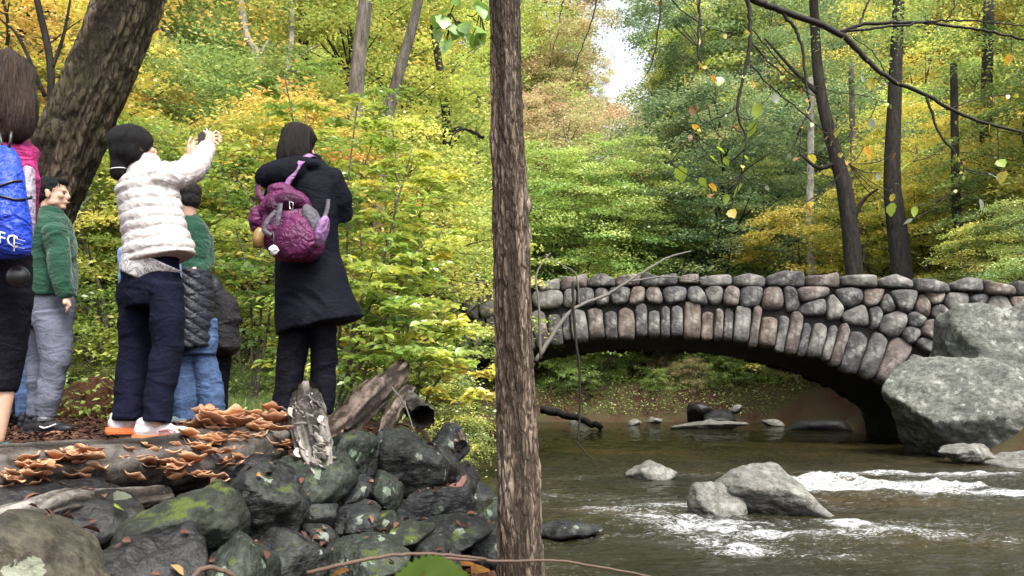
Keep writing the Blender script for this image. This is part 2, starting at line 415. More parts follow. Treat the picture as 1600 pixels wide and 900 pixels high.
v = g.coord('Object', (1.0, 2.6, 1)); na = g.noise(v, 9, 5, 0.6, 0.6); nb = g.noise(v, 26, 4, 0.65, 0.4); nc = g.noise(g.coord('Object', (1, 1.6, 1)), 70, 3, 0.7)
big = g.noise(g.coord('Object'), 0.35, 3)
wc = g.ramp(big, [(0.35, (0.009, 0.0085, 0.004)), (0.55, (0.018, 0.0155, 0.0065)), (0.72, (0.04, 0.026, 0.010))])
h = g.math('ADD', g.math('MULTIPLY', na, 0.6), g.math('ADD', g.math('MULTIPLY', nb, 0.5), g.math('MULTIPLY', nc, 0.22)))
nrm = g.bump(h, 0.7, 0.024)
wat = g.n('ShaderNodeBsdfPrincipled'); g.l(wc, wat.inputs['Base Color']); wat.inputs['Roughness'].default_value = 0.06
wat.inputs['IOR'].default_value = 1.333; wat.inputs['Specular IOR Level'].default_value = 0.5; g.l(nrm, wat.inputs['Normal'])
fd = g.n('ShaderNodeBsdfPrincipled'); fd.inputs['Base Color'].default_value = (0.62, 0.64, 0.66, 1); fd.inputs['Roughness'].default_value = 0.5
g.l(g.bump(nb, 0.8, 0.03), fd.inputs['Normal'])
st1 = g.noise(g.coord('Object', (1.0, 3.4, 1)), 9, 5, 0.72, 1.4); st2 = g.noise(g.coord('Object', (1, 2.0, 1)), 46, 4, 0.75, 0.6)
brk = g.math('ADD', g.math('MULTIPLY', st1, 0.85), g.math('MULTIPLY', st2, 0.6))
fac = g.ramp(g.math('ADD', g.math('MULTIPLY', fo, 0.56), g.math('SUBTRACT', brk, 0.80)), [(0.23, 0.0), (0.35, 0.45), (0.56, 0.88)])
mx = g.n('ShaderNodeMixShader'); g.l(fac, mx.inputs[0]); g.l(wat.outputs[0], mx.inputs[1]); g.l(fd.outputs[0], mx.inputs[2])
WATERM = g.done(mx.outputs[0])
Vw = np.stack([xf, yf, wz], -1)[used]
water = obj('water', mesh_np('water', Vw, rm[Fq], True, {'foam_glint': ('POINT', np.clip(np.clip(fm, 0, 1.15) * 0.5 + 0.3 * np.clip(foam_glint, 0, 1) + 0.30 * (1 - sstep(11, 22, yf)) + 0.10 * vnoise(p * 0.8, 91), 0, 0.78)[used])}), WATERM)  # rapids foam, plus a near-water baseline painting white streaks as sky glints
tag(water, 'shallow brown creek with white rapids', kind='structure')

# ------------------------------------------------------------------ boulder bridge
def zi(t):
    u = np.clip(abs(t - TC) / HS, 0, 1); return 0.4 + 2.17 * (1 - u * u) ** 0.627
def B3(t, z, q): return Vector((BR[0] + BAX[0] * t + BPP[0] * q, BR[1] + BAX[1] * t + BPP[1] * q, z))
def clip_poly(P, a, n):
    out = []
    for i in range(len(P)):
        p, q = P[i], P[(i + 1) % len(P)]; dp = (p - a) @ n; dq = (q - a) @ n
        if dp <= 0: out.append(p)
        if (dp < 0) != (dq < 0) and abs(dp - dq) > 1e-9: out.append(p + (q - p) * (dp / (dp - dq)))
    return out
def chaikin(P, k=2, r=0.24):
    for _ in range(k):
        Q = []
        for i in range(len(P)):
            a, b = P[i], P[(i + 1) % len(P)]; Q += [a * (1 - r) + b * r, a * r + b * (1 - r)]
        P = Q
    return P
def poly_area(P):
    P = np.array(P); return 0.5 * np.sum(P[:, 0] * np.roll(P[:, 1], -1) - np.roll(P[:, 0], -1) * P[:, 1])
bridge = empty('stone_arch_bridge', B3(TC, 0, BW / 2))
tag(bridge, 'rustic arched bridge of rough boulders spanning the creek', 'bridge')
BO = Vector(bridge.location)
g = NG('bridge_stone'); v = g.coord('Object'); rr = g.objrand(); n1 = g.noise(v, 3.0, 5, 0.6); n2 = g.noise(v, 14, 6, 0.7); n3 = g.noise(v, 60, 3, 0.7)
base = g.ramp(rr, [(0.0, (0.085, 0.078, 0.078)), (0.16, (0.155, 0.125, 0.112)), (0.3, (0.12, 0.115, 0.113)), (0.42, (0.175, 0.135, 0.108)), (0.55, (0.09, 0.085, 0.09)),
                   (0.66, (0.18, 0.145, 0.135)), (0.78, (0.19, 0.18, 0.17)), (0.9, (0.075, 0.07, 0.072)), (1.0, (0.21, 0.175, 0.14))], 'CONSTANT')
c = g.mixc(g.math('MULTIPLY', g.ramp(n1, [(0.35, 1.0), (0.6, 0.0)]), 0.75), base, (0.045, 0.042, 0.042))
c = g.mixc(g.math('MULTIPLY', g.ramp(n2, [(0.52, 0.0), (0.72, 1.0)]), 0.55), c, (0.27, 0.25, 0.235))
c = g.mixc(g.math('MULTIPLY', g.ramp(g.math('ADD', g.noise(g.coord('Object'), 1.7, 5), g.math('MULTIPLY', n3, 0.15)), [(0.66, 0.0), (0.74, 1.0)]), 0.6), c, (0.36, 0.36, 0.33))
BSTONE = g.done(g.pbr(c, 0.82, g.bump(g.math('ADD', n2, g.math('MULTIPLY', n3, 0.4)), 1.0, 0.06), 0.25))
MORTAR = rock_mat('bridge_mortar', (0.018, 0.017, 0.016), (0.032, 0.03, 0.028), (0.05, 0.047, 0.042))
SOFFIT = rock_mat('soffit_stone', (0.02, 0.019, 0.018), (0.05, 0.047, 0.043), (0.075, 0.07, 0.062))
rs = np.random.default_rng(11)
stone_count = [0]
def stone(P, bulge=0.12, back=0.30, face=0.0, side=-1, gap=0.006, name='stone', parent=None, rnd=None):
    """a rounded stone from an outline in the face plane (t, z); side -1 bulges to the upstream camera side"""
    if len(P) < 3: return
    if poly_area(P) < 0: P = P[::-1]
    if poly_area(P) < 0.012: return
    c = sum(P) / len(P)
    Q = []
    for i in range(len(P)):                                    # resample edges, then round
        a, b = P[i], P[(i + 1) % len(P)]; L = np.linalg.norm(b - a)
        if L < 0.03: continue
        Q.append(a * 0.5 + b * 0.5 if L < 0.08 else a)
    if len(Q) < 3: return
    Q = np.array(chaikin(chaikin(Q, 1, rnd or rs.uniform(0.17, 0.25)), 1, 0.25)); w = np.linalg.norm(Q - c, axis=1, keepdims=True)
    Q = c + (Q - c) * np.clip(1 - gap / w, 0.5, 1)
    n = len(Q); rings = [(1.0, -back), (1.0, 0.0), (0.99, 0.38), (0.93, 0.76), (0.74, 0.95), (0.35, 1.0)]
    sd_ = int(rs.integers(1e6)); tlt = rs.uniform(-0.25, 0.25, 2); bz = bulge * rs.uniform(0.75, 1.35)
    V = []; F = []
    r0 = np.sqrt(abs(poly_area(list(Q))))
    for sc, dz in rings:
        for k in range(n):
            q = c + (Q[k] - c) * sc
            off = (dz * bz if dz > 0 else dz)
            if dz > 0: off += dz * ((q - c) @ tlt) * 0.6
            V.append((q[0], q[1], off))
    V.append((c[0], c[1], bz * 1.02))
    V = np.array(V); nzv = fbm(V * 3.2, 3, sd_ % 1000) * 0.030 + fbm(V * 9, 2, sd_ % 777) * 0.016
    V[n:, 2] += nzv[n:] * 1.3; V[n:, 0] += fbm(V[n:] * 4 + 9, 2, 5) * 0.012; V[n:, 1] += fbm(V[n:] * 4 + 19, 2, 6) * 0.012
    for i in range(len(rings) - 1):
        for k in range(n):
            k2 = (k + 1) % n; f = (i * n + k, i * n + k2, (i + 1) * n + k2, (i + 1) * n + k)
            F.append(f if side < 0 else f[::-1])
    for k in range(n):
        f = ((len(rings) - 1) * n + k, (len(rings) - 1) * n + (k + 1) % n, len(rings) * n); F.append(f if side < 0 else f[::-1])
    cw = B3(c[0], c[1], face)
    W = [B3(a, b, face + side * o) - cw for a, b, o in V]
    me = bpy.data.meshes.new(name); me.from_pydata([tuple(x) for x in W], [], F); me.update()
    me.polygons.foreach_set('use_smooth', np.ones(len(me.polygons), bool))
    o = obj(name, me, BSTONE, parent or bridge, cw - BO); stone_count[0] += 1
    return o
# arch ring stones (front and far face)
def arc_pts():
    ts = np.linspace(TA, TB, 500); zs = zi(ts); s = np.concatenate([[0], np.cumsum(np.hypot(np.diff(ts), np.diff(zs)))]); return ts, zs, s
ts_, zs_, ss_ = arc_pts()
def arc(s):
    t = np.interp(s, ss_, ts_); z = np.interp(s, ss_, zs_); e = 0.15
    t2 = np.interp(s + e, ss_, ts_) - np.interp(s - e, ss_, ts_); z2 = np.interp(s + e, ss_, zs_) - np.interp(s - e, ss_, zs_)
    n = np.array((-z2, t2)); n = n / np.linalg.norm(n)
    u = abs(t - TC) / HS; k = float(sstep(0.80, 0.97, u))
    n = n * (1 - k) + np.array((-0.80 if t < 6 else 0.80, 0.6)) * k; n /= np.linalg.norm(n)
    return np.array((t, z)), n
ring_len = lambda s: 0.80 + 0.38 * (abs(np.interp(s, ss_, ts_) - TC) / HS) ** 1.6
def voussoirs(face, side):
    s = 0.02
    while s < ss_[-1] - 0.2:
        w_ = rs.choice([0.22, 0.27, 0.32, 0.38, 0.42]) * rs.uniform(0.9, 1.1)
        w_ = min(w_, ss_[-1] - s); (a, na), (b, nb) = arc(s), arc(s + w_); L = ring_len(s) * rs.uniform(0.78, 1.12)
        drop = rs.uniform(-0.03, 0.09)
        mid = 0.5 * (a + b); nm = na + nb; nm /= np.linalg.norm(nm)
        P = [a - na * drop, b - nb * drop * rs.uniform(0.3, 1.2), b + nb * L * 0.55, b + nb * L * rs.uniform(0.92, 1.0) - (b - a) * 0.06, mid + nm * L * rs.uniform(1.0, 1.06), a + na * L * rs.uniform(0.9, 1.0) + (b - a) * 0.06, a + na * L * 0.5]
        stone(P, rs.uniform(0.10, 0.19), 0.35, face, side, 0.004, 'arch_stone', rnd=rs.uniform(0.12, 0.2)); s += w_ + 0.008
voussoirs(0.0, -1)
voussoirs(BW, 1)
# coping
T0, T1 = -4.6, 20.5
t = T0; copz = []
while t < T1:
    w_ = rs.uniform(0.26, 0.95); h0 = rs.uniform(0.26, 0.36); a, b = t, t + w_
    zt = lambda q: ztop(q) + rs.uniform(-0.14, 0.07)
    P = [np.array((a, ztop(a) - h0)), np.array((b, ztop(b) - h0 + rs.uniform(-.03, .03))), np.array((b, zt(b))), np.array((0.5 * (a + b), zt(b) + 0.03)), np.array((a, zt(a)))]
    stone(P, 0.17, 0.42, 0.0, -1, 0.004, 'coping_stone', rnd=0.12); t += w_ + 0.01
# spandrel and wing walls: irregular cells
ex = []                                                        # extrados polyline
for s in np.linspace(0, ss_[-1], 120):
    a, n = arc(s); ex.append(a + n * (ring_len(s) + 0.02))
ex = np.array(ex)
def ground_face(t):
    p = B3(t, 0, -0.4); return max(-0.1, gz(p.x, p.y) - 0.15)
seeds = []
tries = 0
while tries < 15000:
    tries += 1
    t = rs.uniform(T0 + 0.2, T1 - 0.2); zlo = ground_face(t) if tries % 5 == 0 else -0.1
    z = rs.uniform(zlo, ztop(t) - 0.42)
    if z < zlo: continue
    if ex[0, 0] < t < ex[-1, 0] and z < np.interp(t, *(lambda e: (e[np.argsort(e[:, 0]), 0], e[np.argsort(e[:, 0]), 1]))(ex)) + 0.10: continue
    dmin = np.min(np.linalg.norm(ex - (t, z), axis=1))
    if dmin < 0.14: continue
    # stones outside the arch, below the ring feet
    r = 0.20 + 0.24 * rs.random() ** 1.5
    ok = True
    for (a, b, c) in seeds:
        if ((a - t) * 0.80) ** 2 + (b - z) ** 2 < (0.5 * (r + c)) ** 2 * 1.25: ok = False; break
    if ok: seeds.append((t, z, r))
SD = np.array(seeds)
for i in range(len(SD)):
    t, z, r = SD[i]; c = SD[i, :2]
    if t > 16.5 and i % 2: pass
    P = [c + np.array(q) for q in ((-.75, -.6), (.75, -.6), (.75, .6), (-.75, .6))]
    near = np.where((np.abs(SD[:, 0] - t) < 1.7) & (np.abs(SD[:, 1] - z) < 1.5))[0]
    for j in near:
        if j == i: continue
        dlt = SD[j, :2] - c; L = np.linalg.norm(dlt); k = 0.5 + 0.5 * (r - SD[j, 2]) / (r + SD[j, 2])
        P = clip_poly(P, c + dlt * np.clip(k, 0.3, 0.7), dlt / L)
        if len(P) < 3: break
    if len(P) < 3: continue
    j = np.argmin(np.linalg.norm(ex - c, axis=1)); dlt = ex[j] - c; L = np.linalg.norm(dlt)
    if L < 1.2: P = clip_poly(P, ex[j] - dlt / L * 0.0, dlt / L)
    P = clip_poly(P, np.array((t, ztop(t) - 0.31)), np.array((0, 1.0)))
    if len(P) >= 3: stone(P, 0.15, 0.2, 0.0, -1, 0.005, 'stone')
print('bridge stones', stone_count[0])
# mortar core, soffit, abutments, deck, far parapet
mb = MB()
tsn = np.linspace(T0, T1, 170)
def strip(fn0, fn1, flip=False):
    V = []; F = []
    for t in tsn: V += [fn0(t), fn1(t)]
    for i in range(len(tsn) - 1):
        f = (2 * i, 2 * i + 1, 2 * i + 3, 2 * i + 2); F.append(f if not flip else f[::-1])
    mb.add([Vector(v) - BO for v in V], F)
def low(t): return float(zi(t)) + 0.03 if TA < t < TB else -0.7
strip(lambda t: B3(t, low(t), 0.07), lambda t: B3(t, ztop(t) - 0.10, 0.07))
strip(lambda t: B3(t, ztop(t) - 0.10, 0.07), lambda t: B3(t, ztop(t) - 0.10, 0.42))
strip(lambda t: B3(t, ztop(t) - 0.10, 0.42), lambda t: B3(t, ztop(t) - 0.98, 0.42))
strip(lambda t: B3(t, ztop(t) - 0.98, 0.42), lambda t: B3(t, ztop(t) - 0.98, BW - 0.45))
strip(lambda t: B3(t, ztop(t) - 0.98, BW - 0.45), lambda t: B3(t, ztop(t) - 0.08, BW - 0.45))
strip(lambda t: B3(t, ztop(t) - 0.08, BW - 0.45), lambda t: B3(t, ztop(t) - 0.08, BW - 0.07))
strip(lambda t: B3(t, ztop(t) - 0.08, BW - 0.07), lambda t: B3(t, low(t), BW - 0.07))
obj('mortar_core', mb.mesh('mortar_core', False), MORTAR, bridge)
mb = MB(); V = []; F = []
prof = [(TA, -0.7)] + [(t, float(zi(t)) + 0.02) for t in np.linspace(TA, TB, 110)] + [(TB, -0.7)]
nq = 24
for (t, z) in prof:
    for k in range(nq + 1):
        q = 0.06 + (BW - 0.12) * k / nq; j = 0.04 * mnoise.noise(Vector((t * 3, z * 3, q * 3)))
        V.append(B3(t, z + j, q) - BO)
for i in range(len(prof) - 1):
    for k in range(nq): a = i * (nq + 1) + k; F.append((a, a + 1, a + nq + 2, a + nq + 1))
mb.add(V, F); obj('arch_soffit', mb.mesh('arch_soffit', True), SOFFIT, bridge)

# ------------------------------------------------------------------ rocks
_ico = {}
def ico(sub):
    if sub not in _ico:
        bm = bmesh.new(); bmesh.ops.create_icosphere(bm, subdivisions=sub, radius=1)
        _ico[sub] = (np.array([v.co[:] for v in bm.verts]), np.array([[v.index for v in f.verts] for f in bm.faces])); bm.free()
    return _ico[sub]
def rock_mesh(half, seed, sub=5, planes=13, p=10, rough=0.05, tilt=(0, 0, 0), strata=0.0, wedge=0.0):
    U, Fc = ico(sub); rg = np.random.default_rng(seed)
    N = rg.normal(size=(planes, 3)); N /= np.linalg.norm(N, axis=1, keepdims=True); dd = rg.uniform(0.62, 1.0, planes)
    s = (np.clip(U @ N.T, 0, None) / dd) ** p
    r = 1 / np.maximum(s.sum(1) + 0.75 ** p, 1e-9) ** (1 / p)
    V = U * r[:, None]
    hf = np.array(half)
    lo, hi = V.min(0), V.max(0); V = ((V - lo) / (hi - lo) * 2 - 1)
    if wedge: V[:, 2] = (V[:, 2] + 1) * (1 - wedge * sstep(-0.35, 1.0, V[:, 0])) * (1 - 0.35 * sstep(-0.5, -1.0, V[:, 0])) - 1
    V = V * hf
    sz = float(np.mean(half))
    D_ = fbm(V / sz * 1.6, 3, seed % 991) * rough * 1.6 + fbm(V / sz * 5, 4, seed % 577) * rough * 0.55
    if strata:
        a = Vector((0.35, 0.2, 1)).normalized(); q = V @ np.array(a) / sz * 5 + fbm(V / sz * 1.2, 3, 4) * 1.3
        D_ = D_ - strata * (np.clip(np.abs((q % 1.0) - 0.5) * 2 - 0.72, 0, 1) / 0.28) ** 1.2
    V = V + U * (D_ * sz)[:, None]
    V = V @ np.array(Matrix.Rotation(R(tilt[0]), 3, 'X') @ Matrix.Rotation(R(tilt[1]), 3, 'Y') @ Matrix.Rotation(R(tilt[2]), 3, 'Z')).T
    return mesh_np('rock', V, Fc, True)
def rock(name, box, D, depth, m, seed, label, cat='rock', group=None, **kw):
    x0, y0, x1, y1 = box; c = at((x0 + x1) / 2, (y0 + y1) / 2, D)
    me = rock_mesh(((x1 - x0) / 2 * mpp(D), depth / 2, (y1 - y0) / 2 * mpp(D)), seed, **kw)
    o = obj(name, me, m, None, c); tag(o, label, cat, group); return o
RK_BROWN = rock_mat('rock_olive_brown', (0.024, 0.022, 0.016), (0.055, 0.05, 0.036), (0.10, 0.086, 0.06), lichen=0.6, licscale=5.5, moss=0.12, licc=(0.33, 0.37, 0.28))
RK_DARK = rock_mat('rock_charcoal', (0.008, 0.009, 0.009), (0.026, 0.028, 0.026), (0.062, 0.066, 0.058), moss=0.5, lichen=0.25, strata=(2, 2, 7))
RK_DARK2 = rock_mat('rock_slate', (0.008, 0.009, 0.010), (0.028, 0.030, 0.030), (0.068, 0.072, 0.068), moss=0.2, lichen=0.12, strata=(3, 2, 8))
RK_MOSS = rock_mat('rock_mossy', (0.011, 0.013, 0.010), (0.025, 0.027, 0.021), (0.045, 0.052, 0.038), moss=0.75, lichen=0.2)
RK_GREEN = rock_mat('rock_greenish', (0.012, 0.015, 0.012), (0.03, 0.035, 0.028), (0.07, 0.085, 0.066), moss=0.55, lichen=0.6, licc=(0.24, 0.33, 0.24), strata=(6, 4, 1.5))
RK_RIVER = rock_mat('rock_river_grey', (0.07, 0.068, 0.06), (0.18, 0.175, 0.16), (0.25, 0.25, 0.225), strata=(2, 2, 6), rough=0.6)
RK_PALE = rock_mat('rock_lichened_grey', (0.045, 0.048, 0.043), (0.135, 0.14, 0.122), (0.25, 0.255, 0.225), lichen=1.2, licscale=4.5, licc=(0.34, 0.37, 0.32), strata=(0.8, 0.8, 2.2))
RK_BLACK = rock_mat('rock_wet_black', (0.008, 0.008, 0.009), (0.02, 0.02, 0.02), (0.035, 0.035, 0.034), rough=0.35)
# right bank boulders
rock('boulder', (1396, 555, 1600, 730), 15.2, 2.6, RK_PALE, 5, 'huge pale grey lichen speckled boulder at the bridge foot', 'boulder', sub=6, rough=0.06, planes=8, p=24)
rock('boulder', (1472, 482, 1780, 700), 16.0, 2.4, RK_PALE, 18, 'large slanting lichened boulder leaning against the bridge parapet end', 'boulder', sub=6, rough=0.06, tilt=(0, 12, 0), planes=7, p=24)
for i, (b, D, dp, lb) in enumerate([((1468, 694, 1545, 724), 13.6, .8, 'low brownish stone at the foot of the huge pale boulder'), ((1545, 706, 1640, 738), 13.2, 1.2, 'grey slab at the water edge beside the huge pale boulder')]):
    rock('rock', b, D, dp, RK_RIVER, 130 + i, lb)
rock('rock', (1555, 590, 1760, 735), 14.9, 1.6, rock_mat('rock_rusty', (0.03, 0.022, 0.018), (0.085, 0.065, 0.055), (0.14, 0.115, 0.10), strata=(1, 1, 3)), 141, 'rusty brown broken rock behind the huge pale boulder', sub=5, planes=9, p=15)
# rocks in the creek
rock('river_rock', (1104, 721, 1342, 826), 8.0, 0.6, RK_RIVER, 22, 'big jagged grey rock breaking the rapids in mid creek', sub=6, planes=11, p=22, rough=0.045, strata=0.02, tilt=(0, 4, 0), wedge=0.78)
rock('river_rock', (1076, 757, 1168, 830), 7.8, 0.36, RK_RIVER, 36, 'pointed grey slab leaning against the big mid creek rock', sub=5, planes=8, p=16, strata=0.03, tilt=(0, 30, 0))
rock('river_rock', (978, 724, 1056, 758), 11.2, 0.6, RK_RIVER, 24, 'small smooth grey rock upstream of the big creek rock', sub=4)
rock('river_rock', (838, 815, 945, 840), 6.75, 0.4, RK_DARK2, 37, 'flat dark slab in the shallows beside the slim tree trunk', sub=4, planes=8)
rock('river_rock', (1338, 821, 1388, 840), 6.8, 0.25, RK_RIVER, 38, 'tiny pale stone awash downstream of the big creek rock', sub=3)
rock('river_rock', (1050, 657, 1165, 672), 27, 1.2, RK_RIVER, 39, 'flat pale slab lying on the water beyond the arch', sub=4)
rock('river_rock', (1072, 630, 1112, 662), 30, 1.2, RK_BLACK, 40, 'rounded black rock on the far bank seen under the arch', sub=4)
rock('river_rock', (1098, 640, 1152, 664), 29.6, 1.2, RK_BLACK, 41, 'low wet black rock on the far bank under the arch', sub=4)
rock('river_rock', (1228, 655, 1340, 690), 26, 1.6, RK_BLACK, 45, 'dark gravelly ledge at the inner foot of the arch', sub=4)
for i, (b, D) in enumerate([((980, 655, 1003, 668), 30), ((1140, 632, 1160, 648), 30.5), ((1190, 655, 1225, 668), 29), ((890, 655, 920, 668), 31), ((1010, 652, 1035, 662), 31)]):
    rock('river_rock', b, D, 0.6, RK_RIVER, 46 + i, 'small grey stone along the far water edge under the arch', group='stones along the far water edge', sub=3)
# piled bank rocks: (box, D, depth, material, label)
BK = [((-60, 806, 258, 1010), 2.15, 0.62, RK_BROWN, 'large olive brown boulder spotted with round pale lichen'),
      ((212, 762, 384, 900), 2.75, 0.6, RK_MOSS, 'tilted dark boulder with a bright moss patch below the fungus log'),
      ((345, 722, 478, 872), 3.15, 0.6, RK_DARK, 'tall blackish boulder under the right end of the fungus log'),
      ((440, 700, 552, 800), 3.7, 0.5, RK_GREEN, 'steep greenish rock below the flaky broken log'),
      ((512, 674, 590, 762), 4.0, 0.5, RK_GREEN, 'squarish rock streaked pale green under the lying trunk'),
      ((560, 668, 618, 755), 4.25, 0.5, RK_DARK2, 'narrow upright dark rock wedged beside the squarish streaked rock'),
      ((598, 672, 702, 772), 4.25, 0.55, RK_DARK, 'big rounded dark rock with a cleft under the hollow log'),
      ((664, 664, 728, 742), 4.9, 0.6, RK_DARK2, 'smooth dark rock behind the cleft rounded rock'),
      ((450, 786, 530, 842), 3.5, 0.4, RK_DARK2, 'smooth grey wedge stone below the steep greenish rock'),
      ((520, 792, 594, 846), 3.6, 0.4, RK_DARK2, 'angular slate stone right of the smooth wedge stone'),
      ((404, 828, 512, 930), 3.0, 0.5, RK_DARK, 'dark boulder with a mossy flank at the foot of the pile'),
      ((500, 838, 640, 930), 3.15, 0.5, RK_GREEN, 'broad low boulder with grey lichen at the pile foot'),
      ((300, 838, 420, 960), 2.6, 0.45, RK_GREEN, 'lichened rock in the gap beside the bright moss boulder'),
      ((622, 762, 740, 834), 4.1, 0.5, RK_DARK2, 'long pale grey slab jutting from the middle of the pile'),
      ((705, 724, 748, 800), 4.7, 0.4, RK_BLACK, 'narrow wet black rock with a red leaf at the bank tip'),
      ((732, 775, 782, 836), 4.9, 0.45, RK_GREEN, 'green tinged rock at the water edge of the pile'),
      ((650, 806, 765, 870), 3.85, 0.45, RK_DARK, 'low slab with moss below the long pale slab'),
      ((575, 738, 628, 812), 3.95, 0.4, RK_GREEN, 'small pale green chip rock between larger stones'),
      ((606, 816, 674, 862), 3.55, 0.35, RK_MOSS, 'low cushion shaped stone covered in bright moss'),
      ((575, 800, 622, 850), 3.65, 0.3, RK_MOSS, 'small mossy stone left of the moss cushion'),
      ((700, 820, 790, 880), 4.2, 0.45, RK_DARK2, 'grey rock behind the slim tree trunk at the pile foot'),
      ((735, 838, 800, 890), 4.0, 0.35, RK_DARK2, 'smooth charcoal stone against the slim tree trunk'),
      ((540, 745, 590, 800), 3.85, 0.35, RK_DARK2, 'dark filler stone under the squarish streaked rock'),
      ((690, 770, 742, 822), 4.45, 0.4, RK_DARK, 'dark rounded stone near the bank tip'),
      ((470, 820, 530, 870), 3.3, 0.3, RK_DARK, 'dark shadowed stone under the smooth wedge stone'),
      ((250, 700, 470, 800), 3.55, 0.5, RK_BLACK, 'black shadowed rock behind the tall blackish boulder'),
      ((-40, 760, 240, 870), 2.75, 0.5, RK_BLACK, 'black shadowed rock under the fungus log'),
      ((640, 845, 720, 905), 3.5, 0.35, RK_DARK, 'low dark stone at the very foot of the pile near the slim tree'),
      ((540, 850, 560, 905), 3.3, 0.2, RK_DARK2, 'sliver of dark stone at the pile foot'),
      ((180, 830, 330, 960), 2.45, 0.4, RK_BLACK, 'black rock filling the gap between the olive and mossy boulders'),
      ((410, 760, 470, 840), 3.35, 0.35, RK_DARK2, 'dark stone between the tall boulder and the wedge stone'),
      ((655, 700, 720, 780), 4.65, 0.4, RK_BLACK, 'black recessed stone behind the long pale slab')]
BANK = []
for i, (b, D, dp, m, lb) in enumerate(BK):
    big = (b[2] - b[0]) > 100
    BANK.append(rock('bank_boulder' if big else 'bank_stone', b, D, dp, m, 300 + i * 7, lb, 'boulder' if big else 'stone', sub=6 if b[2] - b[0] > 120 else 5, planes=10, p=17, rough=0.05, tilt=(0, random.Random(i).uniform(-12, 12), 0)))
# small wet stones along the left shore further off
rg = np.random.default_rng(77)
for i in range(16):
    yv = 6 + i * 0.7 + rg.uniform(-.2, .2); xv = np.interp(yv, [5.2, 7, 10, 14, 17.5], [0.05, -0.28, -0.5, -1.2, -1.7]) + rg.uniform(-0.35, 0.05); r_ = rg.uniform(0.12, 0.3)
    o = obj('shore_stone', rock_mesh((r_ * 1.3, r_, r_ * 0.75), 500 + i, 4), RK_DARK2, None, (xv, yv, 0.05 + r_ * 0.25))
    tag(o, 'small dark stone along the left water edge past the rock pile', 'stone', 'stones along the left water edge')
# ------------------------------------------------------------------ foliage
def unit(a): return a / np.maximum(np.linalg.norm(a, axis=-1, keepdims=True), 1e-9)
def leaf_mesh(name, C, N, Dv, L, W, lr, fold=0.18, ovate=False):
    Dv = unit(Dv - N * np.sum(Dv * N, -1, keepdims=True)); Sd = np.cross(N, Dv); n = len(C)
    L = L[:, None]; W = W[:, None]
    base = C - Dv * L * 0.5; tip = C + Dv * L * 0.5 - N * L * 0.06; up = N * W * fold
    if not ovate:
        V = np.stack([base, C + Sd * W * 0.5 + up - Dv * L * 0.04, tip, C - Sd * W * 0.5 + up - Dv * L * 0.04], 1).reshape(-1, 3)
        F = np.arange(n * 4).reshape(-1, 4); la = lr
    else:
        V = np.stack([base, C + Sd * W * 0.44 + up - Dv * L * 0.18, C + Sd * W * 0.40 + up + Dv * L * 0.16, tip,
                      C - Sd * W * 0.40 + up + Dv * L * 0.16, C - Sd * W * 0.44 + up - Dv * L * 0.18], 1).reshape(-1, 3)
        o = (np.arange(n) * 6)[:, None]
        F = np.concatenate([o + np.array([[0, 1, 2, 3]]), o + np.array([[0, 3, 4, 5]])], 1).reshape(-1, 4); la = np.repeat(lr, 2)
    return mesh_np(name, V, F, False, {'lr': ('FACE', la)})
def rand_leaf(C, size, lr, rg, tilt=0.55, ovate=False, name='crown', aspect=0.62):
    n = len(C); N = unit(np.stack([rg.normal(0, tilt, n), rg.normal(0, tilt, n), np.ones(n)], -1))
    an = rg.uniform(0, 2 * np.pi, n); Dv = np.stack([np.cos(an), np.sin(an), rg.uniform(-0.5, 0.1, n)], -1)
    L = size * rg.uniform(0.6, 1.25, n)
    return leaf_mesh(name, C, N, Dv, L, L * aspect * rg.uniform(0.8, 1.15, n), lr, ovate=ovate)
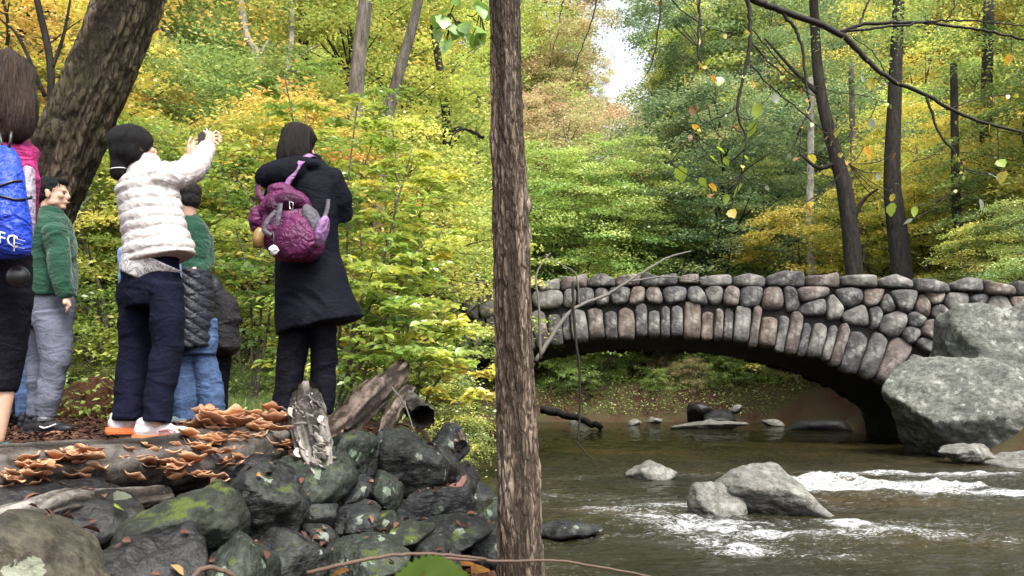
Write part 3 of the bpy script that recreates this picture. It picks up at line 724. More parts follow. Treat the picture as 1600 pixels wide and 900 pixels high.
def tree_meshes(seed, h, cb, rx, ncl, nleaf, size, r0, flat=0.35, layered=0.0, shape='round', lean=0.3, clr=(0.55, 0.95)):
    rg = np.random.default_rng(seed)
    # trunk path
    k = 7; pts = [Vector((lean * math.sin(i * 1.3 + seed) * i / k + rg.normal(0, 0.05) * i, lean * math.cos(i * 0.9 + seed * 2) * i / k + rg.normal(0, 0.05) * i, h * 0.93 * i / (k - 1))) for i in range(k)]
    tp = catmull(pts, 4); mb = MB(); rr_ = [r0 * (1 - 0.86 * (i / (len(tp) - 1)) ** 0.9) * (1.35 if i == 0 else 1.0) for i in range(len(tp))]
    mb.add(*tube(tp, rr_, 9))
    def trunk_at(z):
        i = min(range(len(tp)), key=lambda q: abs(tp[q].z - z)); return tp[i], rr_[i]
    CC = []; cl = []
    zz = np.sort(rg.uniform(0, 1, ncl))
    for i in range(ncl):
        u = zz[i]; z = cb + (h - cb) * u
        if layered: z = cb + (h - cb) * (round(u * layered) / layered + rg.normal(0, 0.02))
        if shape == 'round': prof = math.sqrt(max(0.02, 1 - (2 * u - 0.85) ** 2 / 1.35))
        elif shape == 'cone': prof = 1.05 - 0.85 * u
        else: prof = 0.75 + 0.35 * math.sin(u * 5 + seed)
        an = rg.uniform(0, 2 * np.pi); rd = rx * prof * rg.uniform(0.25, 1.0) ** 0.6
        c0, _ = trunk_at(z); c = Vector((c0.x + math.cos(an) * rd, c0.y + math.sin(an) * rd, z + rg.normal(0, 0.15)))
        CC.append(c)
        if i % 3 == 0:
            b0, br = trunk_at(max(cb * 0.75, z - rd * rg.uniform(0.35, 0.8))); mid = b0.lerp(c, 0.55) + Vector((rg.normal(0, .15), rg.normal(0, .15), rg.uniform(0.0, 0.35)))
            q = catmull([b0, mid, c], 4); b_ = min(br * 0.5, 0.02 + 0.016 * rd)
            mb.add(*tube(q, [b_ * (1 - 0.8 * j / (len(q) - 1)) for j in range(len(q))], 5, False))
    CC = np.array([c[:] for c in CC]); per = rg.integers(0, ncl, nleaf)
    rad = rg.uniform(*clr, ncl)[per] * (rx / 3.2) ** 0.45
    off = rg.normal(0, 0.5, (nleaf, 3)); off[:, 2] *= flat
    outd = unit(CC[per] * (1, 1, 0) + 1e-6); drp = -0.25 * np.sum(off * outd, -1)
    C = CC[per] + off * rad[:, None]; C[:, 2] += drp * rad
    lr = np.clip(0.5 + 0.22 * rg.normal(0, 1, ncl)[per] + 0.14 * rg.normal(0, 1, nleaf) + 0.16 * ((C[:, 2] - cb) / (h - cb) - 0.5), 0.01, 0.99)
    return mb.mesh('trunk'), rand_leaf(C, size, lr, rg)
LF = {
 'green':   leaf_mat('leaf_mid_green', [(0.1, (0.08, 0.14, 0.03)), (0.5, (0.18, 0.27, 0.05)), (0.9, (0.38, 0.43, 0.09))]),
 'olive':   leaf_mat('leaf_olive', [(0.1, (0.07, 0.10, 0.028)), (0.5, (0.17, 0.20, 0.05)), (0.9, (0.36, 0.35, 0.08))]),
 'blue':    leaf_mat('leaf_cool_green', [(0.1, (0.07, 0.14, 0.065)), (0.5, (0.15, 0.25, 0.10)), (0.85, (0.28, 0.38, 0.13)), (1.0, (0.45, 0.46, 0.13))]),
 'lime':    leaf_mat('leaf_yellow_green', [(0.05, (0.12, 0.19, 0.03)), (0.45, (0.33, 0.41, 0.05)), (0.8, (0.56, 0.56, 0.08)), (1.0, (0.68, 0.58, 0.08))]),
 'bright':  leaf_mat('leaf_light_green', [(0.05, (0.10, 0.20, 0.03)), (0.5, (0.26, 0.39, 0.06)), (0.9, (0.46, 0.52, 0.1))]),
 'yellow':  leaf_mat('leaf_yellow', [(0.05, (0.32, 0.34, 0.04)), (0.4, (0.60, 0.52, 0.05)), (0.8, (0.72, 0.55, 0.06)), (1.0, (0.74, 0.42, 0.06))]),
 'orange':  leaf_mat('leaf_orange', [(0.05, (0.30, 0.32, 0.05)), (0.4, (0.60, 0.44, 0.06)), (0.8, (0.70, 0.42, 0.06)), (1.0, (0.66, 0.30, 0.07))]),
 'beige':   leaf_mat('leaf_fading_tan', [(0.05, (0.20, 0.25, 0.07)), (0.4, (0.44, 0.43, 0.15)), (0.75, (0.54, 0.43, 0.2)), (1.0, (0.5, 0.28, 0.15))]),
 'gold':    leaf_mat('leaf_bright_gold', [(0.05, (0.5, 0.5, 0.05)), (0.4, (0.72, 0.62, 0.06)), (1.0, (0.8, 0.66, 0.08))], val=(1.0, 1.1)),
 'sap':     leaf_mat('leaf_sapling', [(0.0, (0.07, 0.17, 0.02)), (0.25, (0.20, 0.37, 0.03)), (0.5, (0.46, 0.56, 0.04)), (0.72, (0.74, 0.66, 0.04)), (0.9, (0.78, 0.56, 0.04)), (1.0, (0.72, 0.38, 0.05))], trans=0.5, val=(0.95, 1.15)),
}
BK_DARK = bark_mat('bark_dark', (0.012, 0.010, 0.009), (0.03, 0.026, 0.022), (0.06, 0.052, 0.045), (4, 4, 0.8), 3)
BK_GREY = bark_mat('bark_grey', (0.05, 0.043, 0.037), (0.12, 0.105, 0.09), (0.22, 0.2, 0.175), (4, 4, 0.9), 3)
BK_PALE = bark_mat('bark_pale', (0.10, 0.09, 0.075), (0.28, 0.26, 0.23), (0.5, 0.48, 0.43), (2, 2, 1), 3)
TV = {
 'broad':  tree_meshes(1, 15, 3.0, 4.4, 190, 32000, 0.15, 0.24),
 'tall':   tree_meshes(2, 21, 4.0, 4.2, 220, 34000, 0.17, 0.30, shape='col'),
 'layer':  tree_meshes(3, 9, 1.4, 3.6, 150, 25000, 0.12, 0.13, 0.18, 11),
 'cone':   tree_meshes(4, 13, 1.6, 3.6, 180, 28000, 0.135, 0.2, 0.22, 16, 'cone'),
 'wide':   tree_meshes(5, 18, 3.0, 5.2, 240, 36000, 0.175, 0.30),
 'under':  tree_meshes(6, 4.6, 0.5, 2.1, 90, 14000, 0.09, 0.06, 0.22, 8, clr=(0.45, 0.8)),
 'bush':   tree_meshes(7, 2.0, 0.15, 1.3, 46, 5200, 0.065, 0.03, 0.45, clr=(0.3, 0.55)),
}
HUE = {'gold': 'bright gold', 'green': 'mid green', 'olive': 'olive green', 'blue': 'cool dark green', 'lime': 'yellow green', 'bright': 'light green', 'yellow': 'golden yellow', 'orange': 'orange', 'beige': 'fading tan and orange'}
KIND = {'broad': ('leafy_tree', 'round crowned tree'), 'tall': ('tall_tree', 'tall column shaped tree'), 'layer': ('layered_tree', 'small layered tree'), 'cone': ('conical_tree', 'cone shaped layered tree'),
        'wide': ('spreading_tree', 'tall spreading tree'), 'under': ('understory_tree', 'low understory sapling'), 'bush': ('bush', 'small leafy bush')}
def plant(var, hue, px, D, sc=1.0, zone='on the wooded slope behind the bridge', bark=None, rz=None, label=None, zs=None, X=None, zoff=0.0):
    x = (px - 800) / 1200 * D if X is None else X; z = gz(x, D)
    nm, ds = KIND[var]; rg = random.Random(int(px * 13 + D * 101 + sc * 7)); 
    r = empty(nm, (x, D, z - 0.12 + zoff), rg.uniform(0, 6.28) if rz is None else rz); s_ = sc * rg.uniform(0.93, 1.07); r.scale = (s_, s_, (zs or sc) * rg.uniform(0.95, 1.05))
    tag(r, label or f'{ds} with {HUE[hue]} leaves {zone}', 'bush' if var == 'bush' else 'tree', None if label else f'{HUE[hue]} {ds}s {zone}')
    tm, cm = TV[var]
    obj('trunk' if var != 'bush' else 'stems', tm, bark or (BK_GREY if rg.random() < 0.5 else BK_DARK), r); obj('crown', cm, LF[hue], r)
    return r
rg = random.Random(5)
# mid distance, placed by colour as seen
for a in [('layer', 'bright', 905, 37, 1.3), ('layer', 'bright', 975, 38, 1.3), ('layer', 'bright', 860, 37.5, 1.3), ('under', 'bright', 935, 36.5, 1.5), ('layer', 'lime', 1005, 40, 1.3),
          ('under', 'gold', 1242, 34.3, 1.7), ('under', 'lime', 1165, 37.5, 1.45), ('layer', 'blue', 1090, 38, 1.2), ('layer', 'green', 1190, 40, 1.3), ('broad', 'blue', 1130, 38, 1.05), ('broad', 'blue', 1060, 40, 1.1),
          ('cone', 'blue', 1215, 42, 1.2), ('layer', 'yellow', 1465, 31, 1.15), ('layer', 'lime', 1510, 33, 1.1), ('layer', 'lime', 1390, 33, 1.1), ('layer', 'lime', 1480, 36, 1.2),
          ('layer', 'yellow', 1585, 30, 1.15), ('layer', 'green', 1640, 25, 1.05), ('broad', 'blue', 1330, 40, 1.1), ('broad', 'green', 1560, 40, 1.1), ('cone', 'blue', 1300, 46, 1.3), ('broad', 'lime', 1420, 45, 1.1),
          ('layer', 'yellow', 975, 44, 1.3), ('broad', 'beige', 880, 44, 1.2), ('broad', 'beige', 930, 50, 1.2), ('wide', 'beige', 850, 54, 1.1), ('cone', 'blue', 1010, 52, 1.3),
          ('layer', 'bright', 800, 38, 1.2), ('layer', 'lime', 740, 39, 1.2), ('broad', 'lime', 700, 40, 1.1), ('broad', 'lime', 620, 36, 1.05), ('broad', 'lime', 530, 34, 1.05), ('broad', 'bright', 440, 36, 1.05),
          ('wide', 'lime', 480, 46, 1.1), ('wide', 'lime', 600, 48, 1.1), ('wide', 'lime', 720, 52, 1.05), ('broad', 'beige', 760, 46, 1.2), ('cone', 'green', 330, 30, 1.1), ('cone', 'blue', 270, 32, 1.2), ('broad', 'green', 360, 38, 1.2), ('wide', 'olive', 280, 44, 1.2)]:
    plant(*a)
for a in [('tall', 'beige', 868, 63, 1.3), ('tall', 'lime', 825, 58, 1.5), ('tall', 'blue', 1062, 62, 1.4), ('wide', 'lime', 1110, 56, 1.4), ('tall', 'beige', 925, 96, 0.9)]: plant(*a, zone='below the gap of open sky')
zl = 'on the left bank short of the bridge'
for a in [('layer', 'green', 250, 17, 0.9), ('layer', 'bright', 340, 19, 0.85), ('layer', 'green', 160, 15, 0.75), ('under', 'green', 300, 13.5, 1.05), ('under', 'bright', 205, 12, 0.95), ('under', 'lime', 385, 12.0, 0.95), ('under', 'yellow', 470, 13.5, 1.15), ('under', 'yellow', 395, 14.5, 1.2),
          ('layer', 'orange', 60, 15, 0.95), ('layer', 'yellow', -40, 12, 0.85), ('under', 'lime', 140, 10.5, 0.8), ('under', 'lime', 610, 14, 1.1), ('layer', 'lime', 560, 18, 0.8), ('layer', 'lime', 660, 20, 0.85), ('layer', 'green', 440, 20, 0.95), ('broad', 'green', 130, 22, 1.0),
          ('broad', 'bright', 220, 26, 1.1), ('broad', 'orange', -30, 20, 1.0), ('broad', 'lime', 520, 26, 1.0), ('broad', 'lime', 640, 28, 0.95)]:
    plant(*a, zone=zl)
# wooded backdrop, rows up the slope
hues = ['green', 'olive', 'blue', 'lime', 'bright', 'beige', 'yellow', 'lime', 'green']
for D, st in ((52, 120), (60, 100), (70, 90), (84, 80)):
    px = -330
    while px < 1950:
        p_ = px + rg.uniform(-30, 30)
        if not (885 < p_ < 1045):
            if p_ < 350: h_ = rg.choice(['green', 'olive', 'lime', 'lime', 'beige'])
            elif p_ < 780: h_ = rg.choice(['lime', 'lime', 'bright', 'olive', 'yellow'])
            elif p_ < 1000: h_ = rg.choice(['beige', 'beige', 'lime', 'bright'])
            elif p_ < 1330: h_ = rg.choice(['blue', 'blue', 'green', 'beige'])
            else: h_ = rg.choice(['lime', 'green', 'yellow', 'blue', 'beige'])
            nearg = 830 < p_ < 1090; plant('tall' if nearg else rg.choice(['tall', 'wide', 'wide', 'tall', 'tall']), h_, p_, D, rg.uniform(0.95, 1.1) if nearg else rg.uniform(1.15, 1.5), 'on the far hill')
        px += st
# side woods just out of the frame, they close the canopy and shade the creek
for i in range(4):
    plant(rg.choice(['broad', 'wide']), rg.choice(['green', 'lime', 'blue']), 0, 22 + i * 4.5, 1.0, 'on the right bank beyond the boulders', X=20 + rg.uniform(0, 3) + i * 3)
for i in range(4):
    plant(rg.choice(['broad', 'wide']), rg.choice(['olive', 'lime', 'orange']), 0, 16 + i * 5, 1.0, 'deep in the woods left of the bank', X=-14 - rg.uniform(0, 3) - i * 3)
# shrubs: far bank under the arch, behind the parapet, right bank
for i in range(24):
    plant('bush', rg.choice(['green', 'bright', 'beige', 'bright']), rg.uniform(845, 1300), rg.uniform(34.6, 38), rg.uniform(0.6, 1.05), 'on the far bank under the arch')
for i in range(12):
    plant('bush', rg.choice(['bright', 'lime', 'beige', 'green']), 780 + i * 60 + rg.uniform(-20, 20), rg.uniform(37, 42), rg.uniform(1.2, 1.9), 'on the slope just over the parapet')
for a in [('bush', 'green', 1590, 18.6, 1.0), ('under', 'green', 1600, 19.8, 0.75), ('under', 'lime', 1540, 21, 0.7), ('bush', 'olive', 1700, 17.5, 0.9)]:
    plant(*a, zone='above the right bank boulders')
for i in range(6):
    plant('bush', ['green', 'olive', 'lime'][i % 3], 0, 8.5 + i * 1.15, 0.85, 'on the right bank slope past the slab', X=11.2 + (i % 2) * 1.1 + 0.1 * i)
for i in range(14):
    plant('bush', rg.choice(['green', 'olive', 'lime', 'green']), rg.uniform(90, 640), rg.uniform(8.6, 13), rg.uniform(0.35, 0.62), 'low on the left bank behind the people')
for i in range(4):
    plant('bush', rg.choice(['green', 'green', 'lime']), rg.uniform(640, 720), rg.uniform(10.5, 14), rg.uniform(0.5, 0.8), 'beside the left end of the bridge', X=None)
# traced trunks that stand out among the leaves
def traced(pts, D, r0, r1, bark, label, forks=()):
    P = [at(a, b, D + (c[0] if c else 0)) for a, b, *c in pts]
    g0 = gz(P[0].x, P[0].y); P[0].z = min(P[0].z, g0 - 0.1) if abs(P[0].z - g0) < 6 else P[0].z
    P = [Vector((P[0].x, P[0].y, g0 - 0.15))] + P[1:] if P[0].z > g0 + 0.05 or P[0].z < g0 else P
    root = empty('forest_tree', P[0]); tag(root, label, 'tree')
    q = catmull([p - P[0] for p in P], 6); mb = MB(); mb.add(*tube(q, [r0 + (r1 - r0) * i / (len(q) - 1) for i in range(len(q))], 10)); obj('trunk', mb.mesh('trunk'), bark, root)
    for fk, a, b in forks:
        q = catmull([at(x, y, D) - P[0] for x, y in fk], 5); mb = MB(); mb.add(*tube(q, [a + (b - a) * i / (len(q) - 1) for i in range(len(q))], 7)); obj('limb', mb.mesh('limb'), bark, root)
    tip = P[-1] - P[0]; rr = np.random.default_rng(int(r0 * 1e4) + len(label))
    ncl, nl = 60, 5000; cc = rr.normal(0, 1, (ncl, 3)) * (2.0, 2.0, 1.2); per = rr.integers(0, ncl, nl)
    C = cc[per] + rr.normal(0, 0.35, (nl, 3)) * (1, 1, 0.4) + np.array(tip[:]) + (0, 0, 1.5)
    return root, C, np.clip(0.5 + 0.25 * rr.normal(0, 1, ncl)[per], 0.01, 0.99), rr
def crown_on(t, hue, size=0.13):
    root, C, lr, rr = t; obj('crown', rand_leaf(C, size, lr, rr), LF[hue], root)
crown_on(traced([(1342, 440), (1325, 330), (1305, 240), (1280, 130), (1270, -20)], 28, 0.36, 0.16, BK_DARK, 'dark leaning tree forking above the bridge parapet',
       [([(1330, 345), (1350, 312), (1372, 295)], .10, .04), ([(1306, 255), (1278, 262), (1250, 240)], .12, .04), ([(1282, 150), (1240, 110), (1195, 60)], .1, .04)]), 'blue')
crown_on(traced([(1418, 445), (1402, 360), (1394, 280), (1398, 150), (1405, -20)], 27, 0.40, 0.2, BK_DARK, 'thick dark tree trunk right behind the bridge parapet'), 'yellow')
crown_on(traced([(1360, 430), (1345, 340), (1335, 290), (1330, 100)], 33, 0.20, 0.12, BK_GREY, 'slim grey tree between two dark trunks beyond the bridge'), 'blue')
crown_on(traced([(1268, 430), (1266, 370), (1266, 290), (1268, 120)], 34, 0.22, 0.14, BK_PALE, 'pale straight trunk behind the golden sapling'), 'blue')
crown_on(traced([(1520, 450), (1502, 370), (1494, 310), (1490, 100)], 26, 0.2, 0.12, BK_DARK, 'leaning dark tree above the right boulders'), 'green')
crown_on(traced([(1555, 420), (1546, 340), (1540, 250), (1545, 0)], 30, 0.3, 0.2, BK_DARK, 'dark trunk half hidden by vines past the right boulders'), 'green')
crown_on(traced([(548, 470), (552, 250), (558, 120), (572, 0), (585, -90)], 15, 0.19, 0.13, BK_GREY, 'straight brownish grey tree behind the yellow sapling thicket'), 'lime')
crown_on(traced([(575, 470), (600, 230), (622, 120), (645, 40), (662, -40)], 16, 0.15, 0.10, BK_GREY, 'leaning grey tree beside the straight brownish one'), 'lime')
crown_on(traced([(406, 470), (407, 200), (402, 92), (385, 55), (372, -30)], 22, 0.14, 0.10, BK_PALE, 'pale forked tree with whitish bark in the left wood', [([(403, 95), (412, 75), (420, 62)], .08, .03)]), 'green')
crown_on(traced([(440, 470), (446, 150), (455, 70), (456, -30)], 23, 0.11, 0.08, BK_PALE, 'slender whitish tree beside the pale forked one', [([(455, 100), (480, 80), (500, 70)], .05, .02)]), 'lime')
crown_on(traced([(480, 470), (478, 200), (474, 60), (470, -30)], 27, 0.22, 0.18, BK_DARK, 'dark straight trunk deep in the left wood'), 'olive')
crown_on(traced([(690, 470), (698, 250), (693, 150), (680, 60), (670, -30)], 26, 0.17, 0.12, BK_DARK, 'crooked dark tree far behind the slim trunk', [([(694, 215), (720, 200), (755, 218)], .07, .03)]), 'lime')
crown_on(traced([(742, 440), (742, 300), (745, 250), (748, 100)], 34, 0.16, 0.12, BK_DARK, 'thin dark tree seen beside the slim foreground trunk'), 'lime')
crown_on(traced([(60, 560), (66, 300), (80, 120), (58, 0), (50, -60)], 10, 0.06, 0.035, BK_DARK, 'thin dark sapling with orange leaves behind the leaning trunk', [([(80, 110), (98, 60), (110, 0)], .03, .015), ([(70, 150), (30, 60), (0, 30)], .03, .012)]), 'orange', 0.10)
# ---- yellow green saplings with readable leaves behind the coat wearer
def sapling(name, base, stems, label, seed, tone, hue='sap', leaf=0.102, nside=15, per=14, sl=1.0):
    rr = np.random.default_rng(seed); root = empty(name, base); tag(root, label, 'sapling'); mb = MB(); C = []; N = []; Dd = []; LR = []
    for st in stems:
        q = catmull([Vector(p) - Vector(base) for p in st], 8); m = len(q)
        mb.add(*tube(q, [0.016 * (1 - 0.8 * i / m) + 0.002 for i in range(m)], 6))
        an = rr.uniform(0, 6.28)
        for s in range(nside):
            u = 0.22 + 0.78 * s / (nside - 1); p = q[min(int(u * (m - 1)), m - 1)]; an += 2.4 + rr.normal(0, 0.4)
            Ls = sl * rr.uniform(0.45, 1.0) * (1.15 - 0.55 * u); d = Vector((math.cos(an), math.sin(an) * 0.8, rr.uniform(0.05, 0.45))).normalized()
            e = p + d * Ls + Vector((0, 0, -0.12 * Ls)); tw = catmull([p, p + d * Ls * 0.5 + Vector((0, 0, 0.05)), e], 6)
            mb.add(*tube(tw, [0.005 - 0.0035 * i / 12 for i in range(len(tw))], 4, False)); bt = rr.normal(0, 0.13)
            subs = [(tw, d, per)]
            for sb in range(3):
                p2 = tw[3 + sb * 3]; a2 = math.atan2(d.y, d.x) + (0.9 if sb % 2 else -0.9) + rr.normal(0, .2); d2 = Vector((math.cos(a2), math.sin(a2), rr.uniform(-0.1, 0.25)))
                t2 = [p2 + d2 * (Ls * 0.42 * i / 6) + Vector((0, 0, -0.03 * i * i / 36)) for i in range(7)]; mb.add(*tube(t2, [0.003] * 7, 3, False)); subs.append((t2, d2, 8))
            for tk, dk, nk in subs:
                for i in range(nk):
                    f = (i + 0.6) / nk * (len(tk) - 1); a = tk[int(f)].lerp(tk[min(int(f) + 1, len(tk) - 1)], f % 1); sdv = Vector((-dk.y, dk.x, 0)).normalized() * (1 if i % 2 else -1)
                    ld = (dk * 0.55 + sdv * 0.8 + Vector((0, 0, rr.uniform(-0.55, -0.05)))).normalized()
                    C.append(a + ld * leaf * 0.6); Dd.append(ld); N.append(Vector((rr.normal(0, .35), rr.normal(0, .35) - 0.15, 1)))
                    W_ = a + Vector(base); LR.append(tone(W_) + bt + rr.normal(0, 0.07))
    C = np.array([c[:] for c in C]); n = len(C); L = leaf * rr.uniform(0.65, 1.25, n)
    me = leaf_mesh('foliage', C, unit(np.array([c[:] for c in N])), np.array([c[:] for c in Dd]), L, L * rr.uniform(0.52, 0.68, n), np.clip(np.array(LR), 0.01, 0.99), 0.2, True)
    obj('stems', mb.mesh('stems'), BK_GREY, root); obj('foliage', me, LF[hue], root); return root
def P_(px, py, D): return at(px, py, D)
def base_on(px, D): x = (px - 800) / 1200 * D; return Vector((x, D, gz(x, D) - 0.05))
t1 = lambda p: 0.33 + 0.12 * (p.x + 1.8) + 0.04 * max(0, p.z - 2.8)
b = base_on(520, 7.6)
sapling('sapling', b, [[b, P_(500, 420, 7.5), P_(470, 250, 7.3), P_(445, 120, 7.2)], [b, P_(540, 420, 7.6), P_(545, 280, 7.8), P_(560, 150, 8)], [b, P_(470, 470, 7.5), P_(420, 360, 7.6), P_(365, 270, 7.8)], [b, P_(590, 440, 7.6), P_(620, 320, 7.6), P_(645, 230, 7.7)], [b, P_(600, 500, 7.5), P_(635, 430, 7.4), P_(660, 380, 7.4)]],
        'tall yellow green sapling spreading behind the person in the dark coat', 71, t1, sl=0.85)
b = base_on(600, 8.6); t2 = lambda p: 0.40 + 0.14 * (p.x + 1.4) + 0.04 * max(0, p.z - 2.4)
sapling('sapling', b, [[b, P_(640, 430, 8.5), P_(660, 320, 8.4), P_(690, 270, 8.3)], [b, P_(650, 470, 8.4), P_(670, 400, 8.2), P_(690, 360, 8.2)], [b, P_(610, 420, 8.7), P_(620, 280, 8.8), P_(610, 170, 8.9)], [b, P_(570, 430, 8.7), P_(560, 300, 8.9), P_(590, 200, 9)]],
        'golden tipped sapling leaning out over the creek', 72, t2, sl=0.65)
b = base_on(650, 8.9); t3 = lambda p: 0.50 + 0.10 * (p.x + 1.2)
sapling('sapling', b, [[b, P_(660, 560, 8.8), P_(685, 530, 8.6), P_(715, 505, 8.4)], [b, P_(680, 600, 8.8), P_(720, 575, 8.6), P_(765, 590, 8.5)], [b, P_(630, 540, 8.9), P_(640, 480, 9), P_(680, 440, 9)], [b, P_(640, 600, 8.9), P_(700, 630, 8.6), P_(755, 625, 8.5)]],
        'low yellow sapling drooping in front of the left bridge end', 73, t3, nside=9, sl=0.55)
b = base_on(400, 8.8); t4 = lambda p: 0.30 + 0.2 * max(0, p.z - 3.2)
sapling('sapling', b, [[b, P_(390, 450, 8.8), P_(360, 330, 8.8), P_(340, 230, 8.9)], [b, P_(430, 430, 8.8), P_(440, 300, 8.9), P_(480, 180, 9)], [b, P_(410, 440, 8.9), P_(400, 290, 9.2), P_(420, 180, 9.4)], [b, P_(360, 500, 8.8), P_(330, 440, 8.8), P_(300, 400, 8.9)]],
        'green sapling with orange top behind the person taking a picture', 74, t4)
b = base_on(560, 6.9); t5 = lambda p: 0.30 + 0.1 * (p.x + 1.3)
sapling('sapling', b, [[b, P_(575, 560, 6.9), P_(600, 500, 6.9), P_(640, 470, 6.9)], [b, P_(545, 560, 7), P_(560, 480, 7), P_(585, 420, 7)], [b, P_(590, 600, 6.9), P_(630, 570, 6.9), P_(660, 560, 6.9)]],
        'short green sapling at the foot of the lying trunk', 75, t5, nside=13)
# ---- ground cover
rr = np.random.default_rng(8); n = 26000
xs = rr.uniform(-9, -0.6, n); ys = 6.6 + 15 * rr.random(n) ** 1.5; dn = fbm(np.stack([xs, ys, 0 * xs], -1) * 0.9, 3, 2)
ok = (river_sd(xs, ys) > 0.3) & (dn > -0.25) & ~((ys < 7.6) & (xs < -1.6) & (xs > -3.0)); xs, ys = xs[ok], ys[ok]
C = np.stack([xs, ys, terrain_z(xs, ys) + rr.random(len(xs)) ** 2 * 0.38 + 0.02], -1)
gc = obj('ground_cover', rand_leaf(C, 0.075, np.clip(rr.normal(0.5, 0.2, len(C)), 0.01, 0.99), rr, 0.6, name='ground_cover', aspect=0.45), LF['bright'])
tag(gc, 'weeds and low green plants carpeting the bank behind the people', kind='stuff')
n = 22000; xs = rr.uniform(-6, 14, n); ys = rr.uniform(33, 41, n); ok = river_sd(xs, ys) > 0.5; xs, ys = xs[ok], ys[ok]
C = np.stack([xs, ys, terrain_z(xs, ys) + rr.random(len(xs)) ** 2 * 0.5 + 0.02], -1)
gc = obj('ground_cover', rand_leaf(C, 0.13, np.clip(rr.normal(0.45, 0.25, len(C)), 0.01, 0.99), rr, 0.6, name='ground_cover_far', aspect=0.4), LF['bright'])
tag(gc, 'tangled brush covering the far bank under the arch', kind='stuff')
# ---- grass blades on the left bank
n = 9000; xs = rr.uniform(-7, -2.2, n); ys = rr.uniform(7.4, 12, n)
C = np.stack([xs, ys, terrain_z(xs, ys) + 0.10], -1); N = unit(np.stack([rr.normal(0, 1, n), rr.normal(0, 1, n) - 0.6, rr.normal(0, 0.2, n)], -1)); Dv = np.stack([rr.normal(0, .35, n), rr.normal(0, .35, n), np.ones(n)], -1)
gr = obj('grass', leaf_mesh('grass', C, N, Dv, rr.uniform(0.16, 0.34, n), np.full(n, 0.012), np.clip(rr.normal(0.55, 0.2, n), 0.01, 0.99)), LF['bright']); tag(gr, 'thin long grass growing beyond the trodden path', kind='stuff')
# ---- fallen leaves and wood chips on the path
g = NG('litter_leaf'); at_ = g.n('ShaderNodeAttribute', attribute_name='lr')
LITTER = g.done(g.pbr(g.ramp(at_.outputs['Fac'], [(0.0, (0.03, 0.014, 0.010)), (0.45, (0.075, 0.035, 0.024)), (0.8, (0.14, 0.07, 0.045)), (0.95, (0.26, 0.13, 0.07)), (1.0, (0.35, 0.2, 0.05))]), 0.85, None, 0.2))
n = 15000; ys = 2.2 + 5.2 * rr.random(n); xs = -6 + 5.3 * rr.random(n); xe = -1.55 + (ys - 2.6) * 0.24; ok = xs < xe + 0.1; xs, ys = xs[ok], ys[ok]
C = np.stack([xs, ys, terrain_z(xs, ys) + 0.008 + 0.012 * rr.random(len(xs))], -1)
li = obj('leaf_litter', rand_leaf(C, 0.05, np.clip(rr.beta(2, 2.6, len(C)), 0.01, 0.99), rr, 0.3, name='leaf_litter', aspect=0.42), LITTER); tag(li, 'reddish brown wood chips and dead leaves on the trodden bank', kind='stuff')
n = 1500; xs = rr.uniform(-1.0, 1.0, n); ys = rr.uniform(2.2, 4.0, n); ok = river_sd(xs, ys) > 0.05; xs, ys = xs[ok], ys[ok]
C = np.stack([xs, ys, terrain_z(xs, ys) + 0.012], -1)
li = obj('leaf_litter', rand_leaf(C, 0.07, np.clip(rr.beta(3, 2, len(C)), 0.01, 0.99), rr, 0.35, True, 'leaf_litter_shore'), LITTER); tag(li, 'fallen brown leaves on the shore at the slim trunk base', kind='stuff')
# ------------------------------------------------------------------ near trees with furrowed bark
def bark_trunk(path, radii, nseg, nring, seed, fz=2.2, fa=9, amp=0.012, knots=()):
    """displaced tube: long ridges broken into plates"""
    q = catmull(path, max(2, nring // (len(path) - 1))); rd = lerp_list(radii, max(2, nring // (len(path) - 1))); m = len(q)
    s = [0.0]
    for i in range(1, m): s.append(s[-1] + (q[i] - q[i - 1]).length)
    an = np.linspace(0, 2 * np.pi, nseg, endpoint=False)
    ii, kk = np.meshgrid(np.arange(m), np.arange(nseg), indexing='ij'); S_ = np.array(s)[ii].ravel(); A_ = an[kk].ravel(); Rr = np.array(rd)[ii].ravel()
    P3 = np.stack([np.cos(A_) * fa, np.sin(A_) * fa, S_ * fz], -1)
    w1 = vnoise(np.stack([np.cos(A_) * 2, np.sin(A_) * 2, S_ * 1.7], -1), seed + 3)
    rdg = 1 - np.abs(vnoise(P3 + w1[:, None] * 0.8, seed)) * 2; r2 = 1 - np.abs(vnoise(P3 * 2.1 + 7, seed + 1)) * 2; r3 = vnoise(P3 * (1.5, 1.5, 5), seed + 2)
    disp = amp * (-0.9 * np.clip(rdg, 0, 1) ** 1.5 - 0.45 * np.clip(r2, 0, 1) ** 1.5 + 0.35 * r3) + amp * 1.2 * w1
    for (ks, ka, kr, kh) in knots:
        da = np.angle(np.exp(1j * (A_ - ka))); disp = disp + kh * np.exp(-((S_ - ks) ** 2 + (da * Rr) ** 2) / kr ** 2)
    rad = Rr + disp
    V = np.zeros((m * nseg, 3)); b = Vector((0, 1, 0))
    for i in range(m):
        t = (q[min(i + 1, m - 1)] - q[max(i - 1, 0)]).normalized(); b = (b - t * b.dot(t)).normalized(); a = t.cross(b)
        c_, s_ = np.cos(an)[:, None], np.sin(an)[:, None]
        V[i * nseg:(i + 1) * nseg] = np.array(q[i]) + (np.array(a) * c_ + np.array(b) * s_) * rad[i * nseg:(i + 1) * nseg, None]
    I = np.arange(m * nseg).reshape(m, nseg); J = np.roll(I, -1, 1)
    F = np.stack([I[:-1], J[:-1], J[1:], I[1:]], -1).reshape(-1, 4)
    cav = np.clip(0.5 + disp / amp * 0.35, 0, 1)
    return mesh_np('trunk', V, F, True, {'ridge': ('POINT', cav)})
